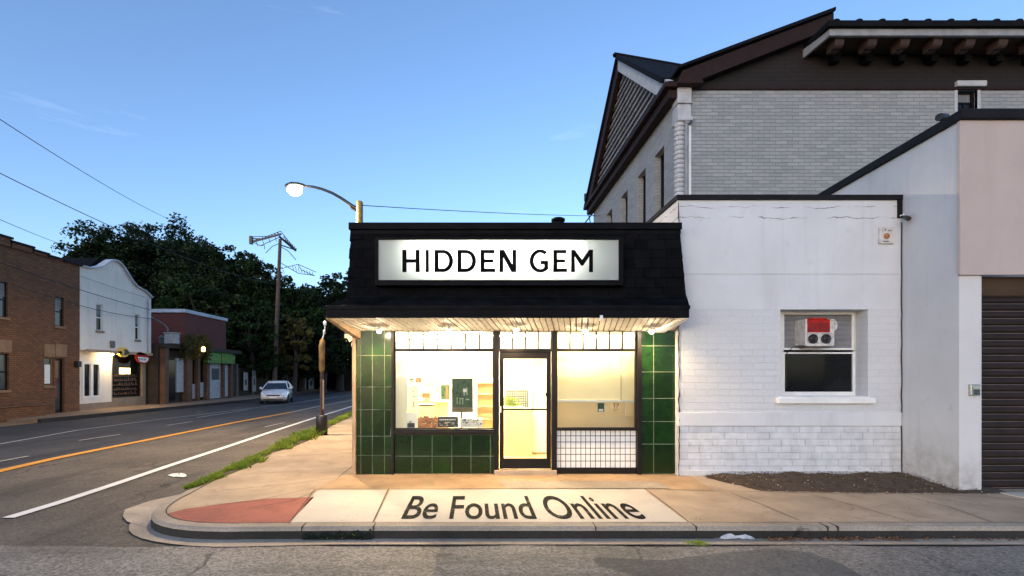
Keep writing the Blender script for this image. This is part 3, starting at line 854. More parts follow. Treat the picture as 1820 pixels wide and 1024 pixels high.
# mansard with shingles
mb = MB()
zb, zt, yb_, yt = 3.06, 4.24, 8.52, 8.78
mb.hexa([(-2.13, yb_, zb), (3.505, yb_, zb), (3.505, 9.02, zb), (-2.13, 9.02, zb), (-2.13, yt, zt), (3.505, yt, zt), (3.505, 9.02, zt), (-2.13, 9.02, zt)], 0)
mb.box(-2.13, -2.1, 9.02, 13.9, zb, zt)
nrow = 7
for r in range(nrow):
    z0 = zb + (zt - zb) * r / nrow; z1 = zb + (zt - zb) * (r + 1) / nrow
    y0 = yb_ + (yt - yb_) * r / nrow; y1 = yb_ + (yt - yb_) * (r + 1) / nrow
    x = -2.14 + (0.1 if r % 2 else 0)
    while x < 3.50:
        w = rnd.uniform(0.2, 0.34); xe = min(x + w, 3.505); dz = rnd.uniform(-.008, .006); ty = rnd.uniform(.018, .034)
        p = [(x, y0 - ty, z0 + dz), (xe - .006, y0 - ty, z0 + dz), (xe - .006, y0, z0 + dz), (x, y0, z0 + dz), (x, y1 - .012, z1 + .01), (xe - .006, y1 - .012, z1 + .01), (xe - .006, y1, z1 + .01), (x, y1, z1 + .01)]
        mb.hexa(p, 0); x = xe
    # side of the parapet
    y = 8.8
    while y < 13.8:
        w = rnd.uniform(.25, .4); ye = min(y + w, 13.9)
        mb.hexa([(-2.165, y, z0), (-2.13, y, z0), (-2.13, ye - .006, z0), (-2.165, ye - .006, z0), (-2.142, y, z1), (-2.13, y, z1), (-2.13, ye - .006, z1), (-2.142, ye - .006, z1)], 0); y = ye
mb.build('shingled_parapet', M['shingle'], shop)
mb = MB(); mb.box(-2.16, 3.515, 8.70, 9.1, 4.245, 4.36); mb.box(-2.16, -2.02, 9.1, 13.95, 4.245, 4.36); mb.box(-2.13, 3.51, 8.74, 8.8, 4.17, 4.245); mb.build('parapet_cap', M['black_metal'], shop, 0.008)
mb = MB(); vx = (992 - 845) / F * 11.5; vz = lambda py: CH + (HZ - py) / F * 11.5
mb.lathe((vx, 11.5, 4.2), [(.11, 0), (.11, vz(397) - 4.2), (.105, vz(394) - 4.2), (.15, vz(394) - 4.2), (.155, vz(390) - 4.2), (.11, vz(388) - 4.2)], 20)
mb.build('roof_vent', M['black_metal'], shop)

# sign
ys_ = 8.40
qx = lambda px: (px - 845) / F * ys_
qz = lambda py: CH + (HZ - py) / F * ys_
sign = thing('shop_sign', 'long backlit white sign with black capital letters above the shop canopy', 'sign', (qx(886), 8.5, qz(505)))
mb = MB()
x0, x1, z0, z1 = qx(672), qx(1100), qz(498), qz(426)
mb.box(x0 - .05, x0, 8.38, 8.72, z0 - .09, z1 + .035); mb.box(x1, x1 + .07, 8.38, 8.72, z0 - .09, z1 + .035)
mb.box(x0, x1, 8.38, 8.72, z0 - .09, z0); mb.box(x0, x1, 8.38, 8.72, z1, z1 + .035); mb.box(x0, x1, 8.62, 8.72, z0, z1)
mb.build('frame', M['black_metal'], sign, 0.005)
# lit face: translucent sheet in front of tubes
m = NT('sign_translucent_face')
d = m.n('BsdfDiffuse', Color=(0.72, 0.76, 0.72, 1)); t_ = m.n('BsdfTranslucent', Color=(0.80, 0.85, 0.80, 1))
mx = m.n('MixShader', i0=0.62, i1=d.outputs[0], i2=t_.outputs[0]); m.t.links.new(mx.outputs[0], m.out.inputs[0])
mb = MB(); mb.quad((x0 + .002, 8.415, z0 + .002), (x1 - .002, 8.415, z0 + .002), (x1 - .002, 8.415, z1 - .002), (x0 + .002, 8.415, z1 - .002))
mb.build('sign_face', m.m, sign)
mb = MB(); mb.tube([(x0 + .62, 8.56, z0 + .3), (x1 - .72, 8.56, z0 + .3)], 0.02, 10); mb.tube([(x0 + .5, 8.56, z0 + .5), (x1 - .65, 8.56, z0 + .5)], 0.02, 10)
mb.build('light_tube', emit('sign_tube_glow', (1.0, 0.98, 0.88), 13.0), sign)
mb = MB(); mb.box(x0, x1, 8.60, 8.615, z0, z1); mb.build('sign_back', M['white_plain'], sign)
LT, LB, SW = qz(443.8), qz(483.6), .070      # cap height and stroke of the sign letters
lq = lambda v: qx(580 + v / 2.758)


def flat(poly): return [(x, 8.409, z) for x, z in poly]


def arc(cx, cz, rx, rz, a0, a1, n=20): return [(cx + rx * math.cos(R(a0 + (a1 - a0) * i / n)), cz + rz * math.sin(R(a0 + (a1 - a0) * i / n))) for i in range(n + 1)]


def letter(ch, va, vb):
    a, b = lq(va), lq(vb); h = LT - LB; mz = (LT + LB) / 2; mb = MB(); s = SW
    def pl(pts): mb.add(flat(pts), [tuple(range(len(pts)))])
    def strip(o, i): mb.add(flat(o) + flat(i), [(k, k + 1, len(o) + k + 1, len(o) + k) for k in range(len(o) - 1)])
    if ch == 'H': pl([(a, LB), (a + s, LB), (a + s, mz - s * .42), (b - s, mz - s * .42), (b - s, LB), (b, LB), (b, LT), (b - s, LT), (b - s, mz + s * .42), (a + s, mz + s * .42), (a + s, LT), (a, LT)])
    if ch == 'I': pl([(a, LB), (b, LB), (b, LT), (a, LT)])
    if ch == 'E': pl([(a, LB), (b, LB), (b, LB + s * .85), (a + s, LB + s * .85), (a + s, mz - s * .42), (b - .03, mz - s * .42), (b - .03, mz + s * .42), (a + s, mz + s * .42), (a + s, LT - s * .85), (b - .01, LT - s * .85), (b - .01, LT), (a, LT)])
    if ch == 'N': pl([(a, LB), (a + s * .95, LB), (a + s * .95, LT - .13), (b - s * 1.15, LB), (b, LB), (b, LT), (b - s * .95, LT), (b - s * .95, LB + .13), (a + s * 1.15, LT), (a, LT)])
    if ch == 'M':
        m = (a + b) / 2
        pl([(a, LB), (a + s * .95, LB), (a + s * .9, LT - .115), (m - .018, LB + .105), (m + .018, LB + .105), (b - s * .9, LT - .115), (b - s * .95, LB), (b, LB), (b, LT), (b - s * .9, LT), (m, LB + .205), (a + s * .9, LT), (a, LT)])
    if ch == 'D':
        r = b - a - .16
        o = [(a, LB), (a + .14, LB)] + arc(a + .14, mz, b - a - .14, h / 2, -90, 90) + [(a, LT)]
        i = [(a + s, LB + s * .85), (a + .14, LB + s * .85)] + arc(a + .14, mz, b - a - .14 - s, h / 2 - s * .85, -90, 90) + [(a + s, LT - s * .85)]
        strip(o + o[:1], i + i[:1])
    if ch == 'G':
        cx = a + .178; ov = .008
        o = arc(cx, mz, .178, h / 2 + ov, 48, 322, 30); i = arc(cx, mz, .178 - s, h / 2 + ov - s * .85, 52, 318, 30)
        strip(o, i)
        e0, e1 = o[-1], i[-1]
        pl([e1, e0, (b, LB + .045), (b, mz + .005), (b - .125, mz + .005), (b - .125, mz - s * .8), (b - s * .95, mz - s * .8), (b - s * .95, LB + .07)])
    mb.build('letter', M['black_paint'], sign, fix=False)


for ch, va, vb in (('H', 372, 458), ('I', 486, 503), ('D', 530, 622), ('D', 642, 735), ('E', 755, 828), ('N', 848, 932), ('G', 996, 1088), ('E', 1112, 1181), ('M', 1200, 1308)): letter(ch, va, vb)
mb = MB(); mb.box(qx(1086), qx(1089), 8.405, 8.413, qz(497), qz(495)); mb.box(qx(1091), qx(1094), 8.405, 8.413, qz(497), qz(495)); mb.build('face_clip', M['chrome'], sign)

# downlights under the canopy: small bulbs under flared caps
for i, (x, y) in enumerate([(-1.62, 8.62), (-0.45, 8.62), (0.68, 8.55), (1.85, 8.62), (2.98, 8.66)]):
    z = zf + (zw - zf) * (y - yfr) / (9.06 - yfr)
    mb = MB(); mb.lathe((x, y, z - .07), [(.05, .08), (.05, .065), (.016, .06), (.016, .02), (.07, .004), (.072, -.004), (.03, .004)], 16)
    rg = mb.build('downlight', M['white_paint'], shop)
    mb = MB(); mb.lathe((x, y, z - .07), [(.024, 0), (.036, -.016), (.036, -.035), (.022, -.05), (.004, -.056)], 14); mb.build('bulb', M['downlight'], rg)

# shop interior
mb = MB(); mb.box(-1.95, 3.43, 9.23, 13.88, -.02, .04); mb.build('shop_floor', M['int_floor'], shop)
mb = MB(); mb.box(-1.95, 3.43, 9.23, 13.88, 2.72, 2.8); mb.build('ceiling', M['int_ceil'], shop)
mb = MB(); mb.box(-1.95, 3.43, 13.80, 13.88, .04, 2.72); mb.box(-1.95, -1.90, 9.23, 13.8, .04, 2.72); mb.box(3.38, 3.43, 9.23, 13.8, .04, 2.72); mb.build('inner_wall', M['int_wall'], shop)
# white display surround behind the left window
yb2 = 9.45
tx = lambda px, Y: (px - 845) / F * Y
tz = lambda py, Y: CH + (HZ - py) / F * Y
mb = MB()
mb.box(-1.89, tx(722, yb2), yb2, yb2 + .04, .04, 2.55); mb.box(tx(722, yb2), tx(884, yb2), yb2, yb2 + .04, tz(668, yb2), tz(606, yb2)); mb.box(-1.89, tx(884, yb2), 9.24, yb2, tz(764, yb2) - .03, tz(764, yb2))
mb.box(tx(722, yb2), tx(884, yb2), yb2, yb2 + .03, .04, tz(764, yb2) - .03)
mb.build('display_surround', M['int_wall'], shop)
mb = MB(); mb.box(tx(722, yb2), tx(884, yb2), yb2 - .012, yb2, tz(670, yb2), tz(668, yb2)); mb.box(tx(722, yb2), tx(725, yb2), yb2 - .012, yb2, tz(763, yb2), tz(670, yb2)); mb.build('display_trim', M['white_paint'], shop)
# partition behind the right window
yp = 9.42
mb = MB(); mb.box(tx(986, yp), 3.38, yp, yp + .04, tz(712, yp), 2.5); mb.build('partition', M['int_cream'], shop)
mb = MB(); mb.box(tx(986, yp), 3.38, yp - .02, yp + .04, .04, tz(714, yp)); mb.build('partition', M['int_tan'], shop)
mb = MB(); mb.box(tx(986, yp), 3.38, yp - .035, yp - .0, tz(714.5, yp), tz(711, yp)); mb.build('partition_rail', M['white_paint'], shop)
mb = MB(); mb.box(tx(1103, yp), tx(1104, yp), yp - .012, yp, tz(712, yp), 2.5); mb.build('partition_batten', M['trim'], shop)
for (x, w) in ((-1.0, 1.5), (2.25, 1.2)):  # unseen strips inside the lintel, added to brighten the surround and partition
    mb = MB(); mb.box(x - w / 2, x + w / 2, 9.21, 9.222, 2.565, 2.66); mb.build('ceiling_and_fill_light', M['tube'], shop)
for (x, y, w, d) in ((0.25, 9.34, .6, .06), (-0.4, 11.2, 1.2, .3), (0.9, 10.2, .5, .3), (0.8, 12.4, 1.2, .3), (-1.0, 12.8, 1.2, .3)):
    mb = MB(); mb.box(x - w / 2, x + w / 2, y - d / 2, y + d / 2, 2.695, 2.718); mb.build('ceiling_and_fill_light', M['tube'], shop)

# things inside, seen through the glass


def box_thing(name, label, cat, px0, px1, py0, py1, Y, d, m, extra=None, group=None, bev=0.004):
    mb = MB(); mb.box(tx(px0, Y), tx(px1, Y), Y, Y + d, tz(py1, Y), tz(py0, Y))
    return tag(mb.build(name, m, None, bev), label, cat, group)


def panel_thing(name, label, cat, px0, px1, py0, py1, Y, mframe, mface, bits, d=.03, fr=.012):
    o = thing(name, label, cat, (tx((px0 + px1) / 2, Y), Y, tz(py1, Y)))
    mb = MB(); mb.box(tx(px0, Y), tx(px1, Y), Y, Y + d, tz(py1, Y), tz(py0, Y)); mb.build('board', mframe, o, .003)
    mb = MB(); mb.box(tx(px0, Y) + fr, tx(px1, Y) - fr, Y - .004, Y - .0005, tz(py1, Y) + fr, tz(py0, Y) - fr); f = mb.build('face', mface, o)
    if bits:
        ms = []; mb = MB()
        for (a, b, c, e, mm) in bits:
            if mm not in ms: ms.append(mm)
            mb.box(tx(a, Y), tx(b, Y), Y - .008, Y - .0045, tz(e, Y), tz(c, Y), ms.index(mm))
        mb.build('print', [M[k] for k in ms], o)
    return o


# dark green menu board on a stand
Yd = 9.32
mbd = panel_thing('menu_board', 'dark green upright board on a stand in the left shop window', 'board', 803, 841, 672, 733, Yd, M['bronze'], M['greenboard'],
                  [(823, 830, 691, 697, 'white_plain'), (824, 826, 697, 703, 'greycard'), (829, 831, 688, 702, 'greycard'), (812, 813, 706, 718, 'greycard'), (816, 824, 708, 709, 'greycard'), (817, 818, 709, 719, 'greycard'), (822, 823, 709, 719, 'greycard'), (828, 834, 709, 711, 'greycard')], .03)
mb = MB(); mb.box(tx(803, Yd), tx(841, Yd), Yd - .012, Yd - .0045, tz(733, Yd), tz(724, Yd)); mb.build('lower_rail', M['bronze'], mbd)
mb = MB(); mb.box(tx(818, Yd), tx(822, Yd), Yd + .005, Yd + .025, tz(763, Yd), tz(733, Yd)); mb.build('stand', M['bronze'], mbd)
Yr = 9.30
panel_thing('framed_print', 'white card with a small dark landscape standing leftmost on the window shelf', 'print', 722, 742, 733, 762, Yr, M['white_plain'], M['white_plain'], [(724, 737, 752, 760, 'darkbox'), (727, 732, 748, 752, 'greycard')])
o = thing('produce_crate', 'orange brown slatted crate with mixed goods on the window shelf', 'crate', (tx(760, Yr), Yr, tz(763, Yr)))
mb = MB()
for k in range(4): mb.box(tx(743, Yr), tx(777, Yr), Yr, Yr + .012, tz(762 - k * 5, Yr), tz(758.5 - k * 5, Yr))
for px in (743, 760, 776): mb.box(tx(px, Yr), tx(px + 1.4, Yr), Yr - .006, Yr, tz(762, Yr), tz(742, Yr))
mb.box(tx(743, Yr), tx(777, Yr), Yr + .1, Yr + .112, tz(762, Yr), tz(743, Yr)); mb.build('slats', M['orange'], o)
mb = MB()
for k in range(60):
    c = Vector((rnd.uniform(tx(744.5, Yr), tx(775.5, Yr)), rnd.uniform(Yr + .02, Yr + .09), rnd.uniform(tz(761, Yr), tz(741, Yr)))); r = rnd.uniform(.012, .026)
    mb.lathe(c, [(r * .3, -r), (r * .9, -r * .4), (r, 0), (r * .8, r * .6), (r * .3, r)], 7, k % 3)
mb.build('goods', [M['cream'], M['orange'], M['darkbox']], o)
panel_thing('printed_box', 'charcoal box with pale print in the middle of the window shelf', 'box', 778, 814, 741, 760, 9.27, M['darkbox'], M['darkbox'],
            [(781 + i * 3.3, 783.4 + i * 3.3, 745, 747, 'white_plain') for i in range(9)] + [(rnd.uniform(780, 806),) * 0 + (a, a + rnd.uniform(1.5, 4), b, b + 1.6, rnd.choice(['cream', 'greycard', 'orange'])) for a, b in [(rnd.uniform(780, 808), rnd.uniform(749, 757)) for _ in range(22)]], .12)
panel_thing('printed_box', 'white box with black speckled print at the right end of the window shelf', 'box', 819, 858, 744, 760, 9.26, M['white_plain'], M['white_plain'],
            [(a, a + rnd.uniform(1, 3.4), b, b + rnd.uniform(.8, 1.8), rnd.choice(['darkbox', 'darkbox', 'bronze', 'orange'])) for a, b in [(rnd.uniform(821, 854), rnd.uniform(745, 757)) for _ in range(34)]], .1)
panel_thing('notice', 'small cream notice hung on the white surround near the left window edge', 'notice', 705, 714, 637, 656, yb2 - .02, M['white_plain'], M['cream'], [(707, 708.5, 640, 654, 'trim'), (710.5, 712, 645, 647, 'darkbox'), (709, 711, 649, 651, 'greycard')], .012, .004)
panel_thing('framed_picture', 'small grey framed picture high up inside the left window', 'picture', 727, 735, 671, 681, 9.75, M['bronze'], M['greycard'], [(729, 733, 674, 676, 'darkbox')], .02, .01)
panel_thing('framed_picture', 'small orange framed picture beside the grey one inside the left window', 'picture', 738, 749, 671, 681, 9.75, M['cream'], M['orange'], [(741, 745, 674, 678, 'trim')], .02, .008)
panel_thing('price_list', 'tall white price list with grey print at the left inside the shop window', 'poster', 724, 744, 685, 730, 9.7, M['white_plain'], M['white_plain'], [(733, 736, 694, 697, 'greycard'), (733, 738, 704, 706, 'greycard'), (734, 736, 713, 724, 'trim'), (732, 738, 722, 724, 'greycard'), (730, 741, 689, 689.8, 'trim')], .02)
panel_thing('wall_poster', 'pale green poster with an orange strip inside the left window', 'poster', 752, 780, 670, 700, 11.0, M['white_plain'], M['greycard'], [(783, 783.5, 700, 701, 'orange')], .02)
panel_thing('wall_poster', 'blue green poster above a dark doorway inside the shop', 'poster', 783, 802, 671, 681, 11.0, M['orange'], M['greycard'], None, .02)
panel_thing('cabinet', 'dark green cabinet with a bronze edge beside the menu board', 'cabinet', 783, 799, 684, 716, 10.8, M['bronze'], M['greenboard'], [(792, 797, 686, 712, 'bronze')], .3)
o = thing('service_counter', 'cream service counter with a raised till stand behind the left window', 'counter', (tx(770, 10.2), 10.2, .04))
mb = MB(); Yc = 10.2
mb.box(tx(722, Yc), tx(772, Yc), Yc, Yc + .6, .04, tz(722, Yc)); mb.build('body', M['cream'], o, .01)
mb = MB(); mb.box(tx(720, Yc), tx(796, Yc), Yc - .04, Yc + .64, tz(717, Yc), tz(713, Yc)); mb.box(tx(772, Yc), tx(796, Yc), Yc, Yc + .6, .04, tz(717, Yc)); mb.build('worktop', M['int_tan'], o, .006)
o = thing('till', 'white till with an orange screen on the service counter', 'till', (tx(757, 10.3), 10.3, tz(713, 10.3)))
mb = MB(); mb.box(tx(745, 10.3), tx(772, 10.3), 10.3, 10.55, tz(708, 10.3), tz(690, 10.3)); mb.box(tx(754, 10.3), tx(764, 10.3), 10.4, 10.5, tz(713, 10.3), tz(708, 10.3)); mb.build('screen', M['white_plain'], o, .01)
mb = MB(); mb.box(tx(751, 10.3), tx(764, 10.3), 10.285, 10.3, tz(707, 10.3), tz(699, 10.3)); mb.build('display', M['orange'], o)
Yq = 11.6
o = thing('shelf_unit', 'tan wall shelf unit seen at the right of the left shop window', 'shelf', (tx(866, Yq), Yq, .04))
mb = MB(); mb.box(tx(848, Yq), tx(876, Yq), Yq + .25, Yq + .28, .04, tz(672, Yq)); mb.build('back_panel', M['int_tan'], o)
for py in (680, 700, 722, 745):
    mb = MB(); mb.box(tx(848, Yq), tx(876, Yq), Yq, Yq + .25, tz(py + 1.6, Yq), tz(py, Yq)); mb.build('shelf', M['trim'], o)
mb = MB(); mb.box(tx(846, Yq), tx(848, Yq), Yq, Yq + .28, .04, tz(672, Yq)); mb.box(tx(876, Yq), tx(878, Yq), Yq, Yq + .28, .04, tz(672, Yq)); mb.build('side_panel', M['white_paint'], o)
# through the door
Yw = 11.2
o = thing('fridge', 'tall white upright fridge just inside the glass door', 'fridge', (tx(958, Yw), Yw, .04))
mb = MB(); mb.box(tx(944, Yw), tx(977, Yw), Yw, Yw + .6, .06, tz(655, Yw)); mb.build('body', M['white_plain'], o, .01)
mb = MB(); mb.box(tx(946, Yw), tx(948, Yw), Yw - .03, Yw, tz(730, Yw), tz(690, Yw)); mb.build('handle', M['chrome'], o, .004)
o = box_thing('wall_box', 'brown box high on the wall inside above the white fridge', 'box', 945, 967, 639, 650, 11.3, .3, M['trim'])
panel_thing('wall_sign', 'pale wall sign with a scribbled grey line of print seen through the door', 'sign', 898, 943, 655, 688, 12.0, M['greycard'], M['int_wall'], [(912 + i * 3.2, 914.2 + i * 3.2, 663 + (i * 7 % 4), 672 - (i * 5 % 3), 'greycard') for i in range(9)], .03)
tiles('splashback', [tx(898, 12) + (tx(944, 12) - tx(898, 12)) * i / 14 for i in range(15)], [tz(726, 12) + (tz(692, 12) - tz(726, 12)) * i / 8 for i in range(9)], 12.0, shop, M['greycard'], M['wgrout'], .03, .016)
o = thing('potted_plant', 'leafy yellow green plant in a trough seen through the door glass', 'plant', (tx(908, 11), 11, tz(728, 11)))
mb = MB(); mb.box(tx(897, 11), tx(930, 11), 11, 11.25, tz(728, 11), tz(722, 11)); mb.build('trough', M['cream'], o, .01)
mb = MB()
for k in range(420):
    px = rnd.gauss(907, 7) if k % 3 else rnd.uniform(898, 930); py = rnd.uniform(706, 722) if k % 3 else rnd.uniform(719, 726)
    c = Vector((tx(px, 11), 11 + rnd.uniform(0, .2), tz(py, 11))); s = rnd.uniform(.015, .035)
    d = Vector((rnd.gauss(0, 1), rnd.gauss(0, 1), rnd.gauss(0, 1))).normalized(); e = d.orthogonal().normalized() * s * .5
    mb.add([c - d * s, c + e, c + d * s, c - e], [(0, 1, 2, 3)])
mb.build('leaves', M['plant'], o, fix=False)
mb = MB(); mb.box(tx(897, 11), tx(946, 11), 11.0, 11.5, .04, tz(728, 11)); tag(mb.build('low_counter', M['int_tan'], None, .01), 'tan low counter under the plant trough inside the door', 'counter')
# on the right partition
o = panel_thing('card_holder', 'small grey green card holder fixed low behind the right window', 'holder', 1062, 1074, 716, 732, yp - .045, M['greycard'], M['greenboard'], [(1064, 1072, 727, 731, 'white_plain')], .02, .004)
panel_thing('sticker', 'tan sticker with a sketched dark emblem beside the card holder', 'sticker', 1086, 1103, 715, 732, yp - .034, M['int_tan'], M['int_tan'], [(1089, 1097, 717, 718, 'bronze'), (1091, 1092.5, 718, 724, 'bronze'), (1096, 1097, 719, 725, 'bronze'), (1090, 1099, 727, 728, 'trim'), (1089, 1096, 730, 730.8, 'trim'), (1098, 1099.5, 717, 721, 'bronze')], .01, .003)
panel_thing('price_ticket', 'narrow white price ticket on the tan panel at the right window edge', 'ticket', 1112, 1127, 716, 740, yp - .034, M['white_plain'], M['int_tan'], None, .01, .006)
# ------------------------------------------------------------------ white block building to the right
YW = 8.95
wx = lambda px: (px - 845) / F * YW
wz = lambda py: CH + (HZ - py) / F * YW
wb = thing('white_block_building', 'white painted block building with one window between the shop and the grey stucco wall', 'building', (5.5, 10, 0))
xl, xr = 3.535, 7.45
zt = wz(356)
wl, wr, wlo, whi = wx(1387), wx(1543), wz(705), wz(550)
mb = MB()       # upper smooth render with the band line
mb.box(xl, xr, YW, YW + .3, wz(487), zt); mb.box(xl, xr, YW + .012, YW + .3, wz(488.5), wz(487)); mb.box(xl, xr, YW, YW + .3, whi, wz(488.5))
mb.box(xl, xl + .25, YW + .3, 15, 3.6, zt); mb.box(xr - .25, xr, YW + .3, 15, 0, zt)
mb.build('upper_wall', M['wstucco'], wb)
mb = MB()
mb.box(xl, wl, YW + .004, YW + .3, wz(733), whi); mb.box(wr, xr, YW + .004, YW + .3, wz(733), whi); mb.box(wl, wr, YW + .004, YW + .3, wz(733), wlo)
mb.build('middle_wall', M['wbrick_mid'], wb)
mb = MB(); mb.box(xl, xr, YW - .022, YW + .3, wz(757), wz(733)); mb.build('band_course', M['wstucco'], wb, .006)
mb = MB(); mb.box(xl, xr, YW + .012, YW + .3, -.2, wz(757), 1)
z = -.06; k = 0; rh = (wz(757) + .06) / 8
while k < 8:                # painted blocks in courses, a little uneven
    x = xl + (.0 if k % 2 else .2) - .2
    while x < xr:
        xe = x + rnd.uniform(.37, .43); a, b = max(x, xl) + .004, min(xe, xr) - .004
        if b > a + .02:
            pr = rnd.uniform(-.003, .003); e = .005
            y = YW + .001 + pr; c_, d_ = z + .004, z + rh - .005
            mb.add([(a, YW + .02, c_), (b, YW + .02, c_), (b, YW + .02, d_), (a, YW + .02, d_), (a + e, y, c_ + e), (b - e, y + rnd.uniform(-.002, .002), c_ + e), (b - e, y, d_ - e), (a + e, y, d_ - e)], [(4, 5, 6, 7), (0, 1, 5, 4), (1, 2, 6, 5), (2, 3, 7, 6), (3, 0, 4, 7)], 0)
        x = xe
    z += rh; k += 1
mb.build('lower_wall', [M['wblock'], M['wjoint']], wb)
mb = MB(); mb.box(xl, xr, YW - .012, YW + .008, -.2, .1); mb.build('footing', M['wbrick_low'], wb, .008)
mb = MB(); mb.box(xl - .03, xr + .0, YW - .04, YW + .32, zt, wz(347)); mb.box(xl - .03, xl + .27, YW + .32, 15, zt, wz(347)); mb.build('coping', M['coping'], wb, .01)
mb = MB(); mb.box(xl + .25, xr - .25, YW + .3, 15, 3.6, 3.7); mb.box(xl, xr, 14.9, 15, 0, 4.8); mb.build('roof', M['coping'], wb)
# cracked joint between the two fronts
mb = MB(); pts = [(wx(1206) + rnd.uniform(-.012, .012), YW - .012, wz(y)) for y in range(360, 850, 9)]
mb.tube(pts, [rnd.uniform(.004, .014) for _ in pts], 5); mb.build('joint_crack', M['soffit_gap'], wb)
# window
yi = YW + .3
mb = MB(); mb.box(wl - .02, wl + .0, YW + .0, yi, wlo, whi); mb.build('window_reveal', M['wstucco'], wb)
win = None
mb = MB()
vx_ = lambda px: (px - 845) / F * yi
vz_ = lambda py: CH + (HZ - py) / F * yi
il, ir, ilo, ihi = vx_(1393), vx_(1520), vz_(700), vz_(556)
mb.box(wl - .05, il, yi, yi + .08, wlo, whi); mb.box(ir, wr + .05, yi, yi + .08, wlo, whi); mb.box(il, ir, yi, yi + .08, wlo, ilo); mb.box(il, ir, yi, yi + .08, ihi, whi)
win = mb.build('window', M['white_paint'], wb, .006)
mb = MB()
for (a, b, c, d, yy) in ((il, ir, ilo, vz_(626), yi + .012), (il, ir, vz_(622), ihi, yi + .03)):
    w = .03
    mb.box(a, a + w, yy, yy + .04, c, d); mb.box(b - w, b, yy, yy + .04, c, d); mb.box(a + w, b - w, yy, yy + .04, c, c + w * 1.2); mb.box(a + w, b - w, yy, yy + .04, d - w, d)
mb.build('sash', M['white_paint'], win, .004)
mb = MB(); mb.box(il, ir, yi + .045, yi + .05, ilo, vz_(626)); mb.build('pane', M['dark_glass'], win)
mb = MB()
zz = vz_(622); zs = (vz_(560) - zz) / 7
for k in range(7): mb.box(il + .03, ir - .03, yi + .055 + .004 * (k % 2), yi + .075, zz + k * zs + .004, zz + (k + 1) * zs)
mb.build('blind_boards', M['blind'], win)
mb = MB(); mb.box(wx(1379), wx(1550), YW - .09, YW + .02, wz(717), wz(707)); mb.box(wx(1379) + .04, wx(1550) - .04, YW, yi, wz(707) - .02, wlo + .004); mb.build('sill', M['white_paint'], wb, .012)
# air conditioner
ac = thing('air_conditioner', 'battered red and white air conditioner stuck through the upper window sash', 'air conditioner', (vx_(1457), yi, vz_(616)))
ya = 8.98
ax_ = lambda px: (px - 845) / F * ya
az_ = lambda py: CH + (HZ - py) / F * ya
mb = MB(); a, b, c, d = ax_(1433), ax_(1482), az_(613), az_(567)
mb.box(a, b, ya + .02, yi + .06, c, d); mb.box(a - .012, a + .02, ya, ya + .05, c - .02, d); mb.box(b - .02, b + .012, ya, ya + .05, c - .02, d); mb.box(a + .02, b - .02, ya, ya + .05, c - .02, c + .022); mb.box(a + .02, b - .02, ya, ya + .05, (c + d) / 2 - .03, (c + d) / 2 - .01)
mb.box(a + .2, a + .25, ya, ya + .05, c + .022, (c + d) / 2 - .03)
mb.build('housing', M['plastic'], ac, .008)
mb = MB(); mb.box(a + .02, b - .06, ya + .004, ya + .025, (c + d) / 2 - .008, d - .005); mb.box(a + .03, b - .12, ya - .004, ya + .02, d - .01, d + .02); mb.build('front_panel', M['red'], ac, .006)
mb = MB()
for k in range(7):
    z = (c + d) / 2 + .02 + k * .02; mb.box(a + .04, a + .21, ya - .003, ya + .006, z, z + .011); mb.box(a + .24, b - .09, ya - .003, ya + .006, z, z + .011)
mb.build('louvre', simple('ac_dark_red', (0.10, 0.008, 0.008), 0.6, 0.4, 8), ac)
for cx in (a + .115, a + .345):
    mb = MB(); cz = c + .105
    mb.lathe((cx, ya - .004, cz), [(.085, 0), (.085, .012), (.07, .016), (.07, .002), (.02, .002), (.0205, .014), (.004, .016)], 22, 0, 'y'); mb.build('fan_grille', M['iron'], ac)
# curled torn cover at the right
mb = MB(); vs = []
for i in range(9):
    t = i / 8; aa = -1.1 + 2.7 * t
    for y in (ya - .025, ya + .12): vs.append((b - .05 + .1 * math.cos(aa), y, d - .115 + .11 * math.sin(aa)))
mb.add(vs, [(2 * i, 2 * i + 1, 2 * i + 3, 2 * i + 2) for i in range(8)], 0, True); o = mb.build('torn_cover', M['plastic'], ac); md = o.modifiers.new('s', 'SOLIDIFY'); md.thickness = .012
mb = MB(); mb.tube([(a + .05, ya + .06, c), (a - .02, ya + .1, c - .06), (a - .1, ya + .2, c - .02), (il + .05, yi - .01, vz_(628)), (il + .03, yi - .01, ilo + .1)], .007, 6); mb.build('cable', M['iron'], ac)
mb = MB(); mb.box(a + .05, b - .05, ya + .02, yi, c - .04, c - .021); mb.build('bracket', M['grey_pole'], ac, .004)
# alarm plate, camera, cable
al = thing('alarm_box', 'white square alarm box with an orange dial high on the white wall', 'alarm box', (wx(1575), YW, wz(434)))
mb = MB(); mb.box(wx(1560), wx(1585), YW - .045, YW, wz(434), wz(405)); mb.build('cover', M['plastic'], al, .01)
mb = MB(); mb.lathe((wx(1572), YW - .045, wz(421)), [(.05, 0), (.05, .012), (.035, .025), (.008, .028)], 18, 0, 'y'); mb.build('dial', M['orange'], al)
mb = MB(); mb.box(wx(1569), wx(1571), YW - .048, YW - .044, wz(411), wz(408.5)); mb.box(wx(1575), wx(1580), YW - .048, YW - .044, wz(412), wz(411)); mb.box(wx(1566), wx(1577), YW - .048, YW - .044, wz(431), wz(430)); mb.build('mark', M['iron'], al)
cam = thing('security_camera', 'small black security camera on a drop bracket below the black coping', 'camera', (wx(1604), YW - .05, wz(395)))
mb = MB(); mb.box(wx(1594), wx(1601.5), YW - .035, YW - .002, wz(388), wz(356)); mb.build('bracket', M['coping'], cam, .004)
